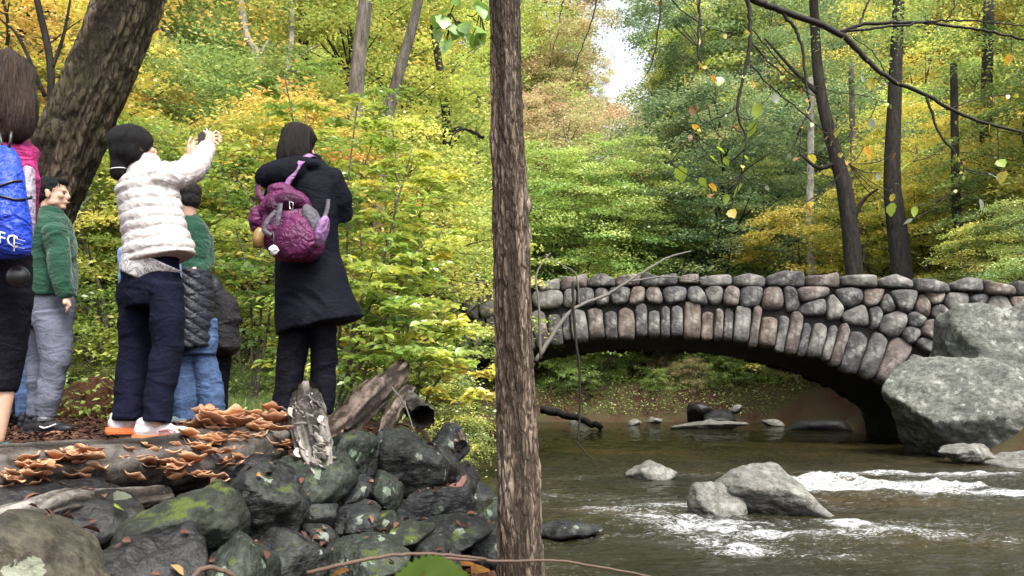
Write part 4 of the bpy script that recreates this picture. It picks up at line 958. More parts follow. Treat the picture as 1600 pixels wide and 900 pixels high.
def furrow_mat(name, dark, mid, light, sc=(5, 5, 1.0), flake=0.5, moss=None, plate=None):
    g = NG(name); rdg = g.n('ShaderNodeAttribute', attribute_name='ridge').outputs['Fac']; v = g.coord('Object', sc)
    n1 = g.noise(v, 6, 6, 0.7, 0.5); n2 = g.noise(v, 15, 4, 0.7); n0 = g.noise(g.coord('Object'), 2.0, 4)
    f = g.math('ADD', g.math('MULTIPLY', rdg, 0.6), g.math('MULTIPLY', n1, 0.55))
    c = g.ramp(f, [(0.40, dark), (0.56, mid), (0.74, light)])
    c = g.mixc(g.math('MULTIPLY', g.ramp(n2, [(0.55, 0.0), (0.7, 1.0)]), flake), c, light)
    if moss: c = g.mixc(g.math('MULTIPLY', g.ramp(n0, [(0.45, 0.0), (0.62, 1.0)]), 0.55), c, moss)
    if plate:
        vd = g.n('ShaderNodeVectorMath', operation='ADD'); g.l(g.coord('Object', plate), vd.inputs[0]); sc_ = g.n('ShaderNodeVectorMath', operation='SCALE'); nn = g.n('ShaderNodeTexNoise'); nn.inputs['Scale'].default_value = 0.9; g.l(g.coord('Object', plate), nn.inputs['Vector']); g.l(nn.outputs['Color'], sc_.inputs[0]); sc_.inputs['Scale'].default_value = 1.6; g.l(sc_.outputs[0], vd.inputs[1])
        ed = g.voro(vd.outputs[0], 1.0, 'DISTANCE_TO_EDGE'); c = g.mixc(g.ramp(ed, [(0.03, 0.85), (0.16, 0.0)]), c, dark); n1 = g.math('ADD', n1, g.math('MULTIPLY', g.math('MINIMUM', ed, 0.2), 3.0))
    return g.done(g.pbr(c, 0.9, g.bump(g.math('ADD', n1, g.math('MULTIPLY', n2, 0.6)), 0.9, 0.012), 0.2))
BARK_NEAR = furrow_mat('bark_slim_tree', (0.032, 0.023, 0.016), (0.125, 0.092, 0.068), (0.27, 0.215, 0.17), (12, 12, 3.0), plate=(38, 38, 9))
BARK_LEAN = furrow_mat('bark_leaning_tree', (0.018, 0.013, 0.009), (0.078, 0.058, 0.041), (0.18, 0.145, 0.11), (3.2, 3.2, 1.3), 0.35, (0.07, 0.065, 0.03), plate=(17, 17, 5.5))
ND = 3.5
npt = [(813, 960), (811, 800), (807, 600), (800, 400), (794, 230), (791, 100), (789, 0), (786, -180), (782, -420), (780, -900)]
npth = [at(a, b, ND) for a, b in npt]; nb_ = Vector((npth[0].x, ND, gz(npth[0].x, ND) - 0.1)); npth[0] = nb_.copy()
near = empty('slim_tree', nb_); tag(near, 'slim straight tree with shaggy grey brown bark in front of the creek', 'tree')
hw = [36, 32, 30.5, 29, 28, 26.5, 26.5, 25, 22, 16]
obj('trunk', bark_trunk([p - nb_ for p in npth], [h * mpp(ND) for h in hw], 120, 640, 4, fz=6.0, fa=5.5, amp=0.009, knots=[(1.83, math.pi, 0.035, 0.022), (1.70, math.pi, 0.03, 0.012), (2.32, math.pi, 0.02, 0.015), (2.15, 0.0, 0.05, 0.008), (1.62, 4.7, 0.03, 0.006)]), BARK_NEAR, near)
BTWIG = plain('twig_bark', (0.014, 0.011, 0.009), 0.8)
# overhanging branches and their leaves (thing > branch > leaf)
lfm = MB(); 
def one_leaf(w=0.5, lobes=0.0):
    """broad leaf with a drooped midrib, unit length along +X"""
    n = 11 if lobes < 0.2 else 31; V = []; F = []
    for i in range(n):
        u = i / (n - 1); hwid = w * math.sin(math.pi * min(u * 0.94 + 0.04, 1)) ** 0.75 * (1.05 - 0.35 * u) * (1 + (lobes * math.cos(u * 19) if lobes < 0.2 else 0.10 * (i % 2))); zd = -0.18 * u * u
        V += [(u, -hwid, zd + 0.14 * hwid), (u, 0, zd), (u, hwid, zd + 0.14 * hwid)]
    for i in range(n - 1):
        a = i * 3; F += [(a, a + 3, a + 4, a + 1), (a + 1, a + 4, a + 5, a + 2)]
    mb = MB(); mb.add(V, F); return mb.mesh('leaf')
LEAFV = [one_leaf(0.42), one_leaf(0.5, 0.12), one_leaf(0.36, 0.05)]
def solid_leaf(name, c1, c2, spot=None):
    g = NG(name); v = g.coord('Object'); n = g.noise(v, 3.0, 4); c = g.mixc(g.ramp(n, [(0.4, 0.0), (0.62, 1.0)]), c1, c2)
    if spot: c = g.mixc(g.ramp(g.noise(v, 5, 5, 0.7), [(0.57, 0.0), (0.62, 1.0)]), c, spot)
    d = g.n('ShaderNodeBsdfDiffuse'); g.l(c, d.inputs[0]); t = g.n('ShaderNodeBsdfTranslucent'); g.l(c, t.inputs[0]); m_ = g.n('ShaderNodeMixShader'); m_.inputs[0].default_value = 0.5
    g.l(d.outputs[0], m_.inputs[1]); g.l(t.outputs[0], m_.inputs[2])
    gl = g.n('ShaderNodeBsdfGlossy'); gl.inputs['Roughness'].default_value = 0.4; m2 = g.n('ShaderNodeMixShader'); m2.inputs[0].default_value = 0.08; g.l(m_.outputs[0], m2.inputs[1]); g.l(gl.outputs[0], m2.inputs[2])
    return g.done(m2.outputs[0])
LM = {'g': solid_leaf('hanging_leaf_green', (0.26, 0.40, 0.04), (0.36, 0.46, 0.05)), 'y': solid_leaf('hanging_leaf_yellow', (0.55, 0.45, 0.04), (0.42, 0.42, 0.05), (0.25, 0.12, 0.03)),
      'o': solid_leaf('hanging_leaf_orange', (0.6, 0.42, 0.04), (0.5, 0.22, 0.04), (0.2, 0.06, 0.02)), 'b': solid_leaf('hanging_leaf_brown', (0.22, 0.10, 0.03), (0.35, 0.18, 0.05)), 'w': solid_leaf('hanging_leaf_pale', (0.33, 0.36, 0.29), (0.26, 0.30, 0.22)),
      'd': solid_leaf('hanging_leaf_deep_green', (0.17, 0.33, 0.05), (0.25, 0.42, 0.07))}
BR_LINES = [  # (pixel polyline, depth, start half width px, end half width px)
 ([(790, -300), (960, -170), (1080, -60), (1180, 0), (1220, 15), (1310, 52), (1350, 88), (1385, 120), (1450, 150), (1515, 185), (1620, 212)], 4.2, 7.5, 2.0),
 ([(1310, 52), (1350, 38), (1430, 35), (1500, 42), (1560, 52), (1625, 68)], 4.2, 3.4, 1.6),
 ([(1325, 49), (1400, 40), (1470, 32), (1540, 34), (1625, 42)], 4.15, 2.4, 1.0),
 ([(1080, -60), (1160, -12), (1172, 42), (1167, 100), (1152, 167), (1165, 220), (1158, 272)], 4.0, 4.5, 1.0),
 ([(1000, -150), (1070, -60), (1092, 0), (1090, 80), (1100, 108)], 4.0, 3.0, 1.0), ([(960, -170), (1020, -60), (1032, 0), (1022, 85), (1008, 120)], 3.9, 2.4, 0.8),
 ([(1220, 16), (1245, 50), (1255, 90), (1262, 145), (1265, 168), (1245, 212)], 4.2, 3.2, 1.0),
 ([(1172, 100), (1215, 145), (1270, 190), (1300, 222), (1330, 262)], 4.1, 1.6, 0.6), ([(1447, 150), (1470, 210), (1505, 258), (1493, 295)], 4.2, 2.4, 0.8),
 ([(1035, -30), (1050, 0), (1090, 35), (1120, 48), (1170, 50)], 4.0, 1.5, 0.7), ([(1152, 168), (1120, 185), (1090, 200), (1048, 252)], 4.0, 1.4, 0.6),
 ([(1380, -60), (1357, 0), (1340, 40), (1314, 53)], 4.2, 1.8, 1.6), ([(1170, 60), (1200, 95), (1240, 130), (1275, 152)], 4.1, 1.8, 0.9), ([(1500, -40), (1490, 10), (1478, 34)], 4.2, 1.4, 1.2),
 ([(1385, 120), (1370, 90), (1330, 55)], 4.3, 1.0, 0.7), ([(1175, 45), (1230, 110), (1290, 140), (1350, 150), (1400, 165)], 4.3, 1.2, 0.5), ([(1480, 172), (1540, 152), (1600, 148)], 4.2, 1.2, 0.6),
 ([(770, -220), (740, -90), (722, -20), (705, 20)], 3.4, 3.0, 0.8), ([(740, -90), (752, -20), (748, 30)], 3.3, 1.6, 0.7), ([(790, -300), (850, -100), (880, -20), (875, 25)], 3.5, 2.4, 0.8),
 ([(960, -170), (940, -40), (925, 30), (905, 85), (890, 125)], 5.0, 1.8, 0.6), ([(756, 215), (735, 203), (712, 205), (702, 226)], 3.55, 2.6, 0.9)]
branches = []
for pl, D, a, b in BR_LINES:
    P = [at(x, y, ND if (x, y) == (790, -300) else D) for x, y in pl]
    q = catmull(P, 7); o0 = q[0]; m = len(q); rgk = random.Random(int(pl[0][0]) + m)
    q = [p + Vector((rgk.gauss(0, .003), rgk.gauss(0, .003), rgk.gauss(0, .003))) for p in q]
    mb = MB(); mb.add(*tube([p - o0 for p in q], [(a + (b - a) * i / (m - 1)) * mpp(D) for i in range(m)], 8))
    branches.append((obj('branch', mb.mesh('branch'), BTWIG, near, o0 - nb_), o0, q))
LEAVES = [(1068, 115, 'y', 22), (1093, 98, 'y', 20), (1113, 93, 'g', 16), (1110, 118, 'o', 20), (1124, 120, 'g', 18), (1176, 125, 'o', 17), (1365, 122, 'y', 20), (1350, 118, 'w', 14), (1080, 195, 'o', 20), (1188, 163, 'g', 26), (1182, 192, 'g', 26), (1180, 182, 'w', 18),
 (1145, 197, 'b', 14), (1127, 215, 'g', 18), (1120, 230, 'g', 16), (1110, 245, 'g', 20), (1133, 245, 'g', 18), (1060, 260, 'g', 26), (1093, 278, 'g', 18), (1108, 287, 'o', 17), (1160, 287, 'g', 24), (1135, 303, 'g', 17), (1114, 303, 'b', 14),
 (1140, 328, 'y', 18), (1312, 197, 'y', 20), (1350, 229, 'o', 22), (1265, 241, 'y', 18), (1248, 246, 'b', 18), (1232, 240, 'w', 14), (1425, 253, 'g', 24), (1395, 317, 'g', 22), (1370, 312, 'y', 18), (1398, 303, 'y', 14), (1270, 315, 'y', 20), (1258, 318, 'b', 20),
 (1432, 322, 'g', 18), (1545, 272, 'w', 22), (1570, 267, 'y', 22), (1560, 250, 'g', 18), (1531, 311, 'w', 24), (1426, 343, 'w', 20), (1580, 85, 'o', 20), (1196, 290, 'w', 12), (1085, 165, 'b', 16), (1107, 167, 'b', 14),
 (875, 35, 'g', 24), (1357, 186, 'w', 24), (1210, 146, 'w', 22), (1400, 242, 'b', 14), (1374, 270, 'w', 16)]
rgk = random.Random(3)
for k in range(26): LEAVES.append((rgk.uniform(680, 762), rgk.uniform(-40, 62), 'd', rgk.uniform(24, 40)))
for k in range(70):
    bo, o0, q = branches[rgk.choice([0, 3, 4, 5, 6, 7, 8, 9, 10, 12, 15, 16])]; p = rgk.choice(q[len(q) // 2:]); L = rgk.uniform(0.022, 0.04)
    obj('leaf', LEAFV[rgk.randrange(3)], LM[rgk.choice('gggyyob')], bo, p - o0, (rgk.uniform(-0.9, 0.9), rgk.uniform(0.3, 1.4), rgk.uniform(0, 6.28)), (L, L, L))
for x, y, c, sz in LEAVES:
    best = None
    for bo, o0, q in branches:
        for p in q[::3]:
            d = ray(x, y); pp = CAM + d * (p.y / d.y); e = (pp - p).length
            if best is None or e < best[0]: best = (e, bo, o0, p, pp)
    e, bo, o0, p, pp = best
    D = p.y; L = sz * mpp(D) * {'d': 0.85, 'w': 0.8}.get(c, 1.0); o = obj('leaf', LEAFV[rgk.randrange(3)], LM[c], bo, pp - o0, (rgk.uniform(-0.9, 0.9), rgk.uniform(0.3, 1.3), rgk.uniform(0, 6.28)), (L, L, L))
    if e > 0.03:                                            # a petiole twig back to the branch
        mb = MB(); mid = p.lerp(pp, 0.5) + Vector((0, 0, -0.02)); qq = catmull([p - o0, mid - o0, pp - o0], 4); mb.add(*tube(qq, [0.0026] * len(qq), 4, False)); obj('twig', mb.mesh('twig'), BTWIG, bo)
# crown high above the frame
rr = np.random.default_rng(19); ncl, nl = 70, 7000; cc = rr.normal(0, 1, (ncl, 3)) * (2.0, 1.7, 0.9) + (-0.6, 0.2, 8.2); per = rr.integers(0, ncl, nl)
C = cc[per] + rr.normal(0, 0.4, (nl, 3)) * (1, 1, 0.4); obj('crown', rand_leaf(C, 0.11, np.clip(0.45 + 0.2 * rr.normal(0, 1, nl), 0.01, 0.99), rr), LF['bright'], near)
# leaning tree on the left
LD = 6.6; lp = [(-60, 700), (-42, 600), (-5, 480), (45, 360), (98, 250), (150, 130), (201, 0), (240, -130), (275, -300), (300, -600)]
lpt = [at(a, b, LD) for a, b in lp]; lb_ = Vector((lpt[0].x, LD, gz(lpt[0].x, LD) - 0.15)); lpt[0] = lb_.copy()
lean = empty('leaning_tree', lb_); tag(lean, 'thick leaning tree trunk with dark ridged bark beside the green pullover man', 'tree')
obj('trunk', bark_trunk([p - lb_ for p in lpt], [0.42, 0.37, 0.33, 0.31, 0.295, 0.28, 0.265, 0.25, 0.23, 0.18], 130, 450, 9, fz=3.0, fa=6, amp=0.03), BARK_LEAN, lean)
cc = rr.normal(0, 1, (ncl, 3)) * (1.9, 1.9, 0.9) + np.array((lpt[-1] - lb_)[:]) + (0, 0, 1.0); C = cc[per] + rr.normal(0, 0.4, (nl, 3)) * (1, 1, 0.4)
obj('crown', rand_leaf(C, 0.12, np.clip(0.5 + 0.2 * rr.normal(0, 1, nl), 0.01, 0.99), rr), LF['lime'], lean)

# ------------------------------------------------------------------ fallen wood
WOOD_GREY = furrow_mat('weathered_log', (0.02, 0.017, 0.015), (0.10, 0.09, 0.08), (0.24, 0.22, 0.2), (3, 3, 3), 0.4)
WOOD_BROWN = furrow_mat('rotting_log', (0.016, 0.011, 0.008), (0.075, 0.054, 0.042), (0.19, 0.15, 0.125), (4, 4, 4), 0.4)
WOOD_DARK = furrow_mat('damp_log', (0.008, 0.006, 0.005), (0.03, 0.024, 0.02), (0.10, 0.09, 0.082), (3, 3, 3), 0.3)
ENDM = rock_mat('log_end_rot', (0.006, 0.005, 0.004), (0.02, 0.014, 0.01), (0.05, 0.035, 0.02), scl=4)
def log(name, pts, rads, mtl, label, seed, seg=44, rings=90, amp=0.012, hollow=None, fa=4, fz=3.0):
    P = [at(*p) for p in pts]; root = empty(name, P[0]); tag(root, label, 'log')
    me = bark_trunk([p - P[0] for p in P], rads, seg, rings, seed, fz=fz, fa=fa, amp=amp); obj('bark', me, mtl, root)
    for k, e in ((0, 0), (-1, 1)):
        t = (P[1] - P[0] if k == 0 else P[-1] - P[-2]).normalized(); c = P[k] - P[0]; a = t.orthogonal().normalized(); b = t.cross(a); mb = MB(); n = 20; r = rads[k] * 0.97
        V = [c + (a * math.cos(i * 2 * math.pi / n) + b * math.sin(i * 2 * math.pi / n)) * r for i in range(n)] + [c - t * (1 if k else -1) * (0.35 if hollow == k else 0.02)]
        mb.add(V, [(i, (i + 1) % n, n) for i in range(n)]); obj('cut_end' if hollow != k else 'hollow', mb.mesh('end'), ENDM, root)
    return root, P
flog, FP = log('fungus_log', [(-150, 790, 2.45), (-30, 755, 2.72), (90, 742, 2.95), (200, 735, 3.12), (330, 715, 3.45), (450, 690, 3.9)], [0.115, 0.12, 0.12, 0.125, 0.12, 0.10], WOOD_DARK, 'long dark fallen log crowded with tan shelf mushrooms', 3)
log('fallen_log', [(498, 690, 3.95), (530, 668, 4.2), (565, 634, 4.7), (592, 608, 5.3), (618, 588, 6.1), (628, 574, 6.6)], [0.03, 0.085, 0.10, 0.10, 0.09, 0.07], WOOD_BROWN, 'thick brown fallen trunk lying on top of the rock pile', 12, amp=0.014)
log('fallen_log', [(596, 682, 4.5), (605, 664, 4.7), (622, 635, 5.2), (640, 610, 5.8)], [0.025, 0.055, 0.06, 0.05], WOOD_BROWN, 'thinner brown log lying along the thick fallen trunk', 13, amp=0.01)
log('hollow_log', [(660, 652, 4.75), (652, 640, 5.1), (640, 628, 5.6)], [0.075, 0.078, 0.075], WOOD_DARK, 'short dark hollow log with an open black end', 14, hollow=0)
log('weathered_log', [(-80, 860, 2.25), (20, 818, 2.42), (95, 792, 2.6), (130, 790, 2.7)], [0.06, 0.062, 0.066, 0.06], WOOD_GREY, 'bleached grey log resting on the lichen spotted boulder', 15)
log('weathered_log', [(120, 795, 2.72), (190, 790, 2.85), (260, 780, 3.0)], [0.058, 0.055, 0.05], WOOD_DARK, 'short dark log butted against the bleached grey log', 16)
stump, SP = log('broken_log', [(478, 615, 4.0), (482, 660, 3.85), (490, 700, 3.72), (503, 745, 3.6)], [0.085, 0.105, 0.085, 0.03], WOOD_GREY, 'upended broken log covered in grey flaky bracket fungus', 17, amp=0.02)
log('fallen_log', [(700, 670, 5.3), (715, 684, 5.0), (722, 696, 4.8)], [0.05, 0.05, 0.035], WOOD_BROWN, 'reddish splintered stub at the tip of the rock pile', 18, amp=0.015)
# shelf mushrooms
def shelf(seed):
    rg = random.Random(seed); V = []; F = []; nr, na = 5, 17; ph = rg.uniform(0, 6); wob = rg.uniform(0.05, 0.12); cup = rg.uniform(0.15, 0.5)
    for side in (0, 1):
        for i in range(nr):
            u = i / (nr - 1)
            for k in range(na):
                a = -1.9 + 3.8 * k / (na - 1); r = (0.1 + 0.9 * u) * (1 + wob * math.sin(a * 5 + ph) * u + 0.5 * wob * math.sin(a * 11 + 2 * ph) * u)
                z = cup * u * u + wob * 1.3 * u * u * math.sin(a * 4 + ph * 2)
                V.append((r * math.cos(a), r * math.sin(a) * 0.95, z - (0.10 * (1 - 0.75 * u) + 0.012) * side))
    for side in (0, 1):
        o = side * nr * na
        for i in range(nr - 1):
            for k in range(na - 1):
                f = (o + i * na + k, o + (i + 1) * na + k, o + (i + 1) * na + k + 1, o + i * na + k + 1); F.append(f if side == 0 else f[::-1])
    o = nr * na; e = (nr - 1) * na
    for k in range(na - 1): F.append((e + k, o + e + k, o + e + k + 1, e + k + 1))
    mb = MB(); mb.add(V, F); return mb.mesh('shelf_fungus')
g = NG('shelf_fungus_tan'); v = g.coord('Object'); sx = g.n('ShaderNodeSeparateXYZ'); g.l(v, sx.inputs[0]); ln = g.n('ShaderNodeVectorMath', operation='LENGTH'); g.l(v, ln.inputs[0])
rr_ = g.objrand(); n1 = g.noise(v, 3.5, 4); zone = g.math('ADD', ln.outputs['Value'], g.math('MULTIPLY', n1, 0.3))
c = g.ramp(zone, [(0.25, (0.16, 0.055, 0.022)), (0.7, (0.40, 0.15, 0.055)), (1.0, (0.52, 0.235, 0.095)), (1.22, (0.62, 0.38, 0.22))])
c = g.mixc(g.math('MULTIPLY', rr_, 0.75), c, (0.22, 0.085, 0.045)); c = g.mixc(g.math('MULTIPLY', g.ramp(g.noise(v, 14, 4), [(0.55, 0.0), (0.7, 1.0)]), 0.4), c, (0.13, 0.06, 0.04))
FUNG = g.done(g.pbr(c, 0.7, g.bump(g.noise(g.coord('Object', (1, 1, 1)), 22, 4), 0.4, 0.05), 0.3, Subsurface_Weight=0.0))
GREYF = plain('bracket_fungus_grey', (0.33, 0.31, 0.28), 0.8, ns=8)
SH = [shelf(i) for i in range(8)]
rgf = random.Random(12)
def put_shelf(px, py, D, r_px, yaw=None, pitch=None, mtl=None, parent=None, org=None, thick=1.0):
    p = at(px, py, D - (0.10 if parent is None else 0.0)); r = r_px * mpp(D) * (1.02 if parent is None else 1.0)
    o = obj('shelf_fungus', SH[rgf.randrange(8)], mtl or FUNG, parent or flog, p - (org or FP[0]), (pitch if pitch is not None else rgf.uniform(-0.35, 0.25), rgf.uniform(-0.45, 0.1), yaw if yaw is not None else rgf.uniform(-2.6, -0.5)), (r, r, r * thick * rgf.uniform(0.8, 1.2)))
    return o
for (x, y, D, r, n, sx_, sy_) in [(15, 745, 2.75, 15, 12, 26, 12), (60, 735, 2.85, 14, 12, 24, 10), (110, 716, 2.95, 15, 10, 22, 8), (135, 715, 2.98, 18, 6, 22, 12), (222, 724, 3.15, 15, 9, 26, 8), (268, 716, 3.25, 18, 10, 26, 10), (290, 740, 3.15, 17, 8, 40, 12),
                                  (308, 700, 3.4, 20, 12, 26, 14), (345, 665, 3.6, 22, 12, 28, 16), (330, 655, 3.65, 26, 4, 14, 8), (355, 712, 3.45, 17, 7, 24, 10), (325, 745, 3.25, 15, 6, 30, 8), (385, 668, 3.8, 18, 16, 26, 14), (420, 668, 3.95, 16, 18, 24, 16), (405, 652, 4.05, 14, 14, 34, 8), (420, 690, 3.85, 15, 8, 20, 8), (375, 690, 3.65, 18, 8, 24, 10)]:
    for k in range(int(n * 1.12)): put_shelf(x + rgf.gauss(0, 1) * sx_ * 0.6, y + rgf.gauss(0, 1) * sy_ * 0.6, D + rgf.uniform(-0.05, 0.08), r * rgf.uniform(0.65, 1.2))
for k in range(88):
    x = rgf.choice([rgf.uniform(-10, 160), rgf.uniform(190, 445), rgf.uniform(240, 445)]); yc = np.interp(x, [-30, 90, 200, 330, 450], [755, 742, 735, 715, 690]); dd = np.interp(x, [-30, 90, 200, 330, 450], [2.72, 2.95, 3.12, 3.45, 3.9])
    put_shelf(x, yc + rgf.uniform(-34, 22), dd, rgf.uniform(11, 20))
for k in range(46):
    u = rgf.random(); y = 620 + u * 110; x = np.interp(y, [615, 660, 700, 745], [478, 482, 490, 503]) + rgf.gauss(0, 1) * np.interp(y, [615, 660, 700, 745], [22, 24, 18, 8]) * 0.7
    put_shelf(x, y, np.interp(y, [615, 660, 700, 745], [3.92, 3.76, 3.64, 3.57]) , rgf.uniform(7, 14), None, rgf.uniform(-1.2, -0.2), GREYF, stump, SP[0], 0.7)
# sticks
def stick(name, pts, r0, r1, mtl, label, cat='stick'):
    P = [at(*p) for p in pts]; q = catmull(P, 8); m = len(q); rgk = random.Random(len(label)); mb = MB()
    mb.add(*tube([p - P[0] + Vector((rgk.gauss(0, r0 * .15), 0, rgk.gauss(0, r0 * .15))) for p in q], [r0 + (r1 - r0) * i / (m - 1) for i in range(m)], 8)); o = obj(name, mb.mesh(name), mtl, None, P[0]); return tag(o, label, cat)
TWIGB = plain('brown_twig', (0.085, 0.055, 0.04), 0.75); DEADG = plain('dead_grey_wood', (0.12, 0.11, 0.10), 0.85, nb=0.4)
stick('fallen_branch', [(836, 565, 14), (880, 500, 14.2), (905, 478, 14.3), (945, 462, 14.5), (985, 438, 14.6), (1040, 404, 14.8), (1080, 392, 15)], 0.042, 0.014, DEADG, 'long bare grey branch leaning up across the bridge face', 'branch')
stick('fallen_branch', [(905, 478, 14.3), (900, 430, 14.2), (880, 415, 14.1), (850, 400, 14)], 0.018, 0.007, DEADG, 'short grey side branch forking beside the slim trunk', 'branch')
stick('fallen_branch', [(985, 440, 14.6), (1040, 432, 14.7), (1100, 440, 14.8)], 0.02, 0.008, DEADG, 'thin side twig of the leaning grey branch', 'branch')
stick('fallen_branch', [(845, 560, 14), (842, 480, 13.9), (838, 430, 13.9), (860, 395, 14)], 0.03, 0.01, DEADG, 'upright grey twig right of the slim trunk', 'branch')
stick('hanging_vine', [(895, 440, 14.2), (897, 500, 14.2), (905, 580, 14.2), (906, 642, 14.2), (902, 690, 14.1)], 0.03, 0.014, BTWIG, 'dark bare vine hanging in front of the arch', 'vine')
stick('hanging_vine', [(900, 690, 9.5), (918, 710, 9.4), (930, 722, 9.3)], 0.008, 0.004, BTWIG, 'thin dark stick slanting into the creek', 'stick')
stick('drift_log', [(845, 640, 27), (900, 652, 26.5), (940, 668, 26)], 0.16, 0.10, BK_DARK, 'dark driftwood log along the shore under the arch', 'log')
stick('fallen_twig', [(480, 895, 1.62), (545, 880, 1.62), (610, 868, 1.66), (680, 866, 1.7), (760, 873, 1.74)], 0.0045, 0.003, TWIGB, 'dark curved twig lying behind the big green leaf', 'twig')
stick('fallen_twig', [(690, 872, 2.3), (790, 877, 2.3), (870, 876, 2.3), (940, 887, 2.3), (1010, 900, 2.3), (1080, 925, 2.3)], 0.0045, 0.003, TWIGB, 'thin straw coloured twig crossing the slim trunk base', 'twig')
stick('fallen_twig', [(300, 905, 2.1), (318, 888, 2.12), (345, 890, 2.15), (372, 905, 2.18)], 0.008, 0.006, TWIGB, 'bent brown twig at the foot of the pile', 'twig')
stick('fallen_twig', [(612, 605, 4.5), (632, 632, 4.45), (648, 676, 4.4)], 0.006, 0.004, DEADG, 'thin pale stick propped against the fallen trunk', 'twig')
# big soft leaf close to the lens on its own stalk
lr_ = empty('leafy_shoot', at(655, 1010, 0.62)); tag(lr_, 'bright green toothed leaf on a shoot close to the lens', 'plant')
bm_ = one_leaf(0.5, 0.3); L = 150 * mpp(0.62)
pl = at(738, 918, 0.62); obj('leaf', bm_, solid_leaf('shoot_leaf', (0.11, 0.21, 0.03), (0.16, 0.26, 0.05), (0.14, 0.15, 0.03)), lr_, pl - lr_.location, (R(58), R(8), R(183)), (L, L, L))
mb = MB(); q = catmull([Vector((0, 0, 0)), (at(735, 985, 0.63) - lr_.location), (pl - lr_.location)], 6); mb.add(*tube(q, [0.0012] * len(q), 6)); obj('stalk', mb.mesh('stalk'), TWIGB, lr_)
q0 = lr_.location; mb = MB(); mb.add(*tube([Vector((0, 0, 0)), Vector((0.02, 0.02, -0.3)), Vector((0.03, 0.05, gz(q0.x, q0.y) - q0.z - 0.05))], [0.0015, 0.002, 0.003], 6)); obj('stem', mb.mesh('stem'), TWIGB, lr_)
# dead leaves lying on the pile
for x, y, D, c, s, lb in [(715, 748, 4.55, 'pk', 34, 'pinkish red dead leaf lying on the wet black rock'), (478, 772, 3.5, 'b', 22, 'brown curled leaf caught below the broken log'), (200, 772, 2.62, 'w', 30, 'pale torn leaf hanging under the fungus log'), (180, 792, 2.6, 'g', 22, 'small bright green leaf under the fungus log'), (545, 890, 2.4, 'b', 26, 'brown leaf lying beside the big green leaf'), (760, 888, 2.6, 'b', 34, 'rusty leaf at the slim trunk base'), (735, 878, 2.7, 'b', 30, 'curled rusty leaf beside the slim trunk')]:
    if c == 'pk' and 'pk' not in LM: LM['pk'] = solid_leaf('pink_leaf', (0.42, 0.2, 0.17), (0.5, 0.28, 0.24))
    L = s * mpp(D); tag(obj('fallen_leaf', LEAFV[1], LM[c], None, at(x, y, D), (0.5, 0.2, rgf.uniform(0, 6)), (L, L, L)), lb, 'leaf')
# mulch mound and cut stump behind the men
mm = rock_mesh((0.36, 0.4, 0.26), 61, 5, 14, 6, 0.09); g = NG('mulch'); v = g.coord('Object'); n = g.noise(g.coord('Object', (1, 1, 3)), 38, 5, 0.75)
MUL = g.done(g.pbr(g.ramp(n, [(0.35, (0.025, 0.012, 0.008)), (0.55, (0.10, 0.048, 0.028)), (0.72, (0.2, 0.11, 0.07))]), 0.95, g.bump(n, 1.0, 0.03), 0.1))
p = at(148, 642, 7.0); tag(obj('mulch_mound', mm, MUL, None, (p.x, p.y, gz(p.x, p.y) + 0.10)), 'heap of reddish brown mulch behind the green pullover man', 'mound')
p = at(40, 640, 7.2); sroot = empty('cut_stump', (p.x, p.y, gz(p.x, p.y) - 0.05)); tag(sroot, 'low grey cut stump beside the mulch heap', 'stump')
obj('bark', bark_trunk([Vector((0, 0, 0)), Vector((0.01, 0, 0.14)), Vector((0, 0, 0.3))], [0.19, 0.165, 0.16], 48, 30, 31, amp=0.015), WOOD_GREY, sroot)
mb = MB(); mb.add([Vector((0.157 * math.cos(i * 0.3142), 0.157 * math.sin(i * 0.3142), 0.298)) for i in range(20)], [tuple(range(20))]); obj('cut_face', mb.mesh('cut_face', False), WOOD_GREY, sroot)
# ------------------------------------------------------------------ people
from mathutils.bvhtree import BVHTree
g = NG('skin'); v = g.coord('Object'); n = g.noise(v, 30, 4)
SKIN = g.done(g.pbr(g.mixc(n, (0.46, 0.27, 0.19), (0.56, 0.35, 0.26)), 0.5, g.bump(g.noise(v, 220, 2), 0.15, 0.003), 0.35, Subsurface_Weight=0.08))
def hair_mat(name, a, b):
    g = NG(name); v = g.coord('Object', (30, 30, 2.2)); n = g.noise(v, 6, 5, 0.7, 0.3); n2 = g.noise(v, 22, 3, 0.7)
    return g.done(g.pbr(g.mixc(g.ramp(n, [(0.35, 0.0), (0.7, 1.0)]), a, b), 0.5, g.bump(g.math('ADD', n, g.math('MULTIPLY', n2, 0.6)), 0.8, 0.010), 0.2))
HAIR_BLACK = hair_mat('hair_black', (0.004, 0.004, 0.005), (0.016, 0.015, 0.017)); HAIR_BROWN = hair_mat('hair_brown', (0.010, 0.006, 0.005), (0.085, 0.055, 0.042)); HAIR_DKBR = hair_mat('hair_dark_brown', (0.008, 0.006, 0.006), (0.03, 0.024, 0.022))
EYE = plain('eye_dark', (0.02, 0.015, 0.012), 0.2, 0.5); LIP = plain('lips', (0.36, 0.14, 0.12), 0.5)
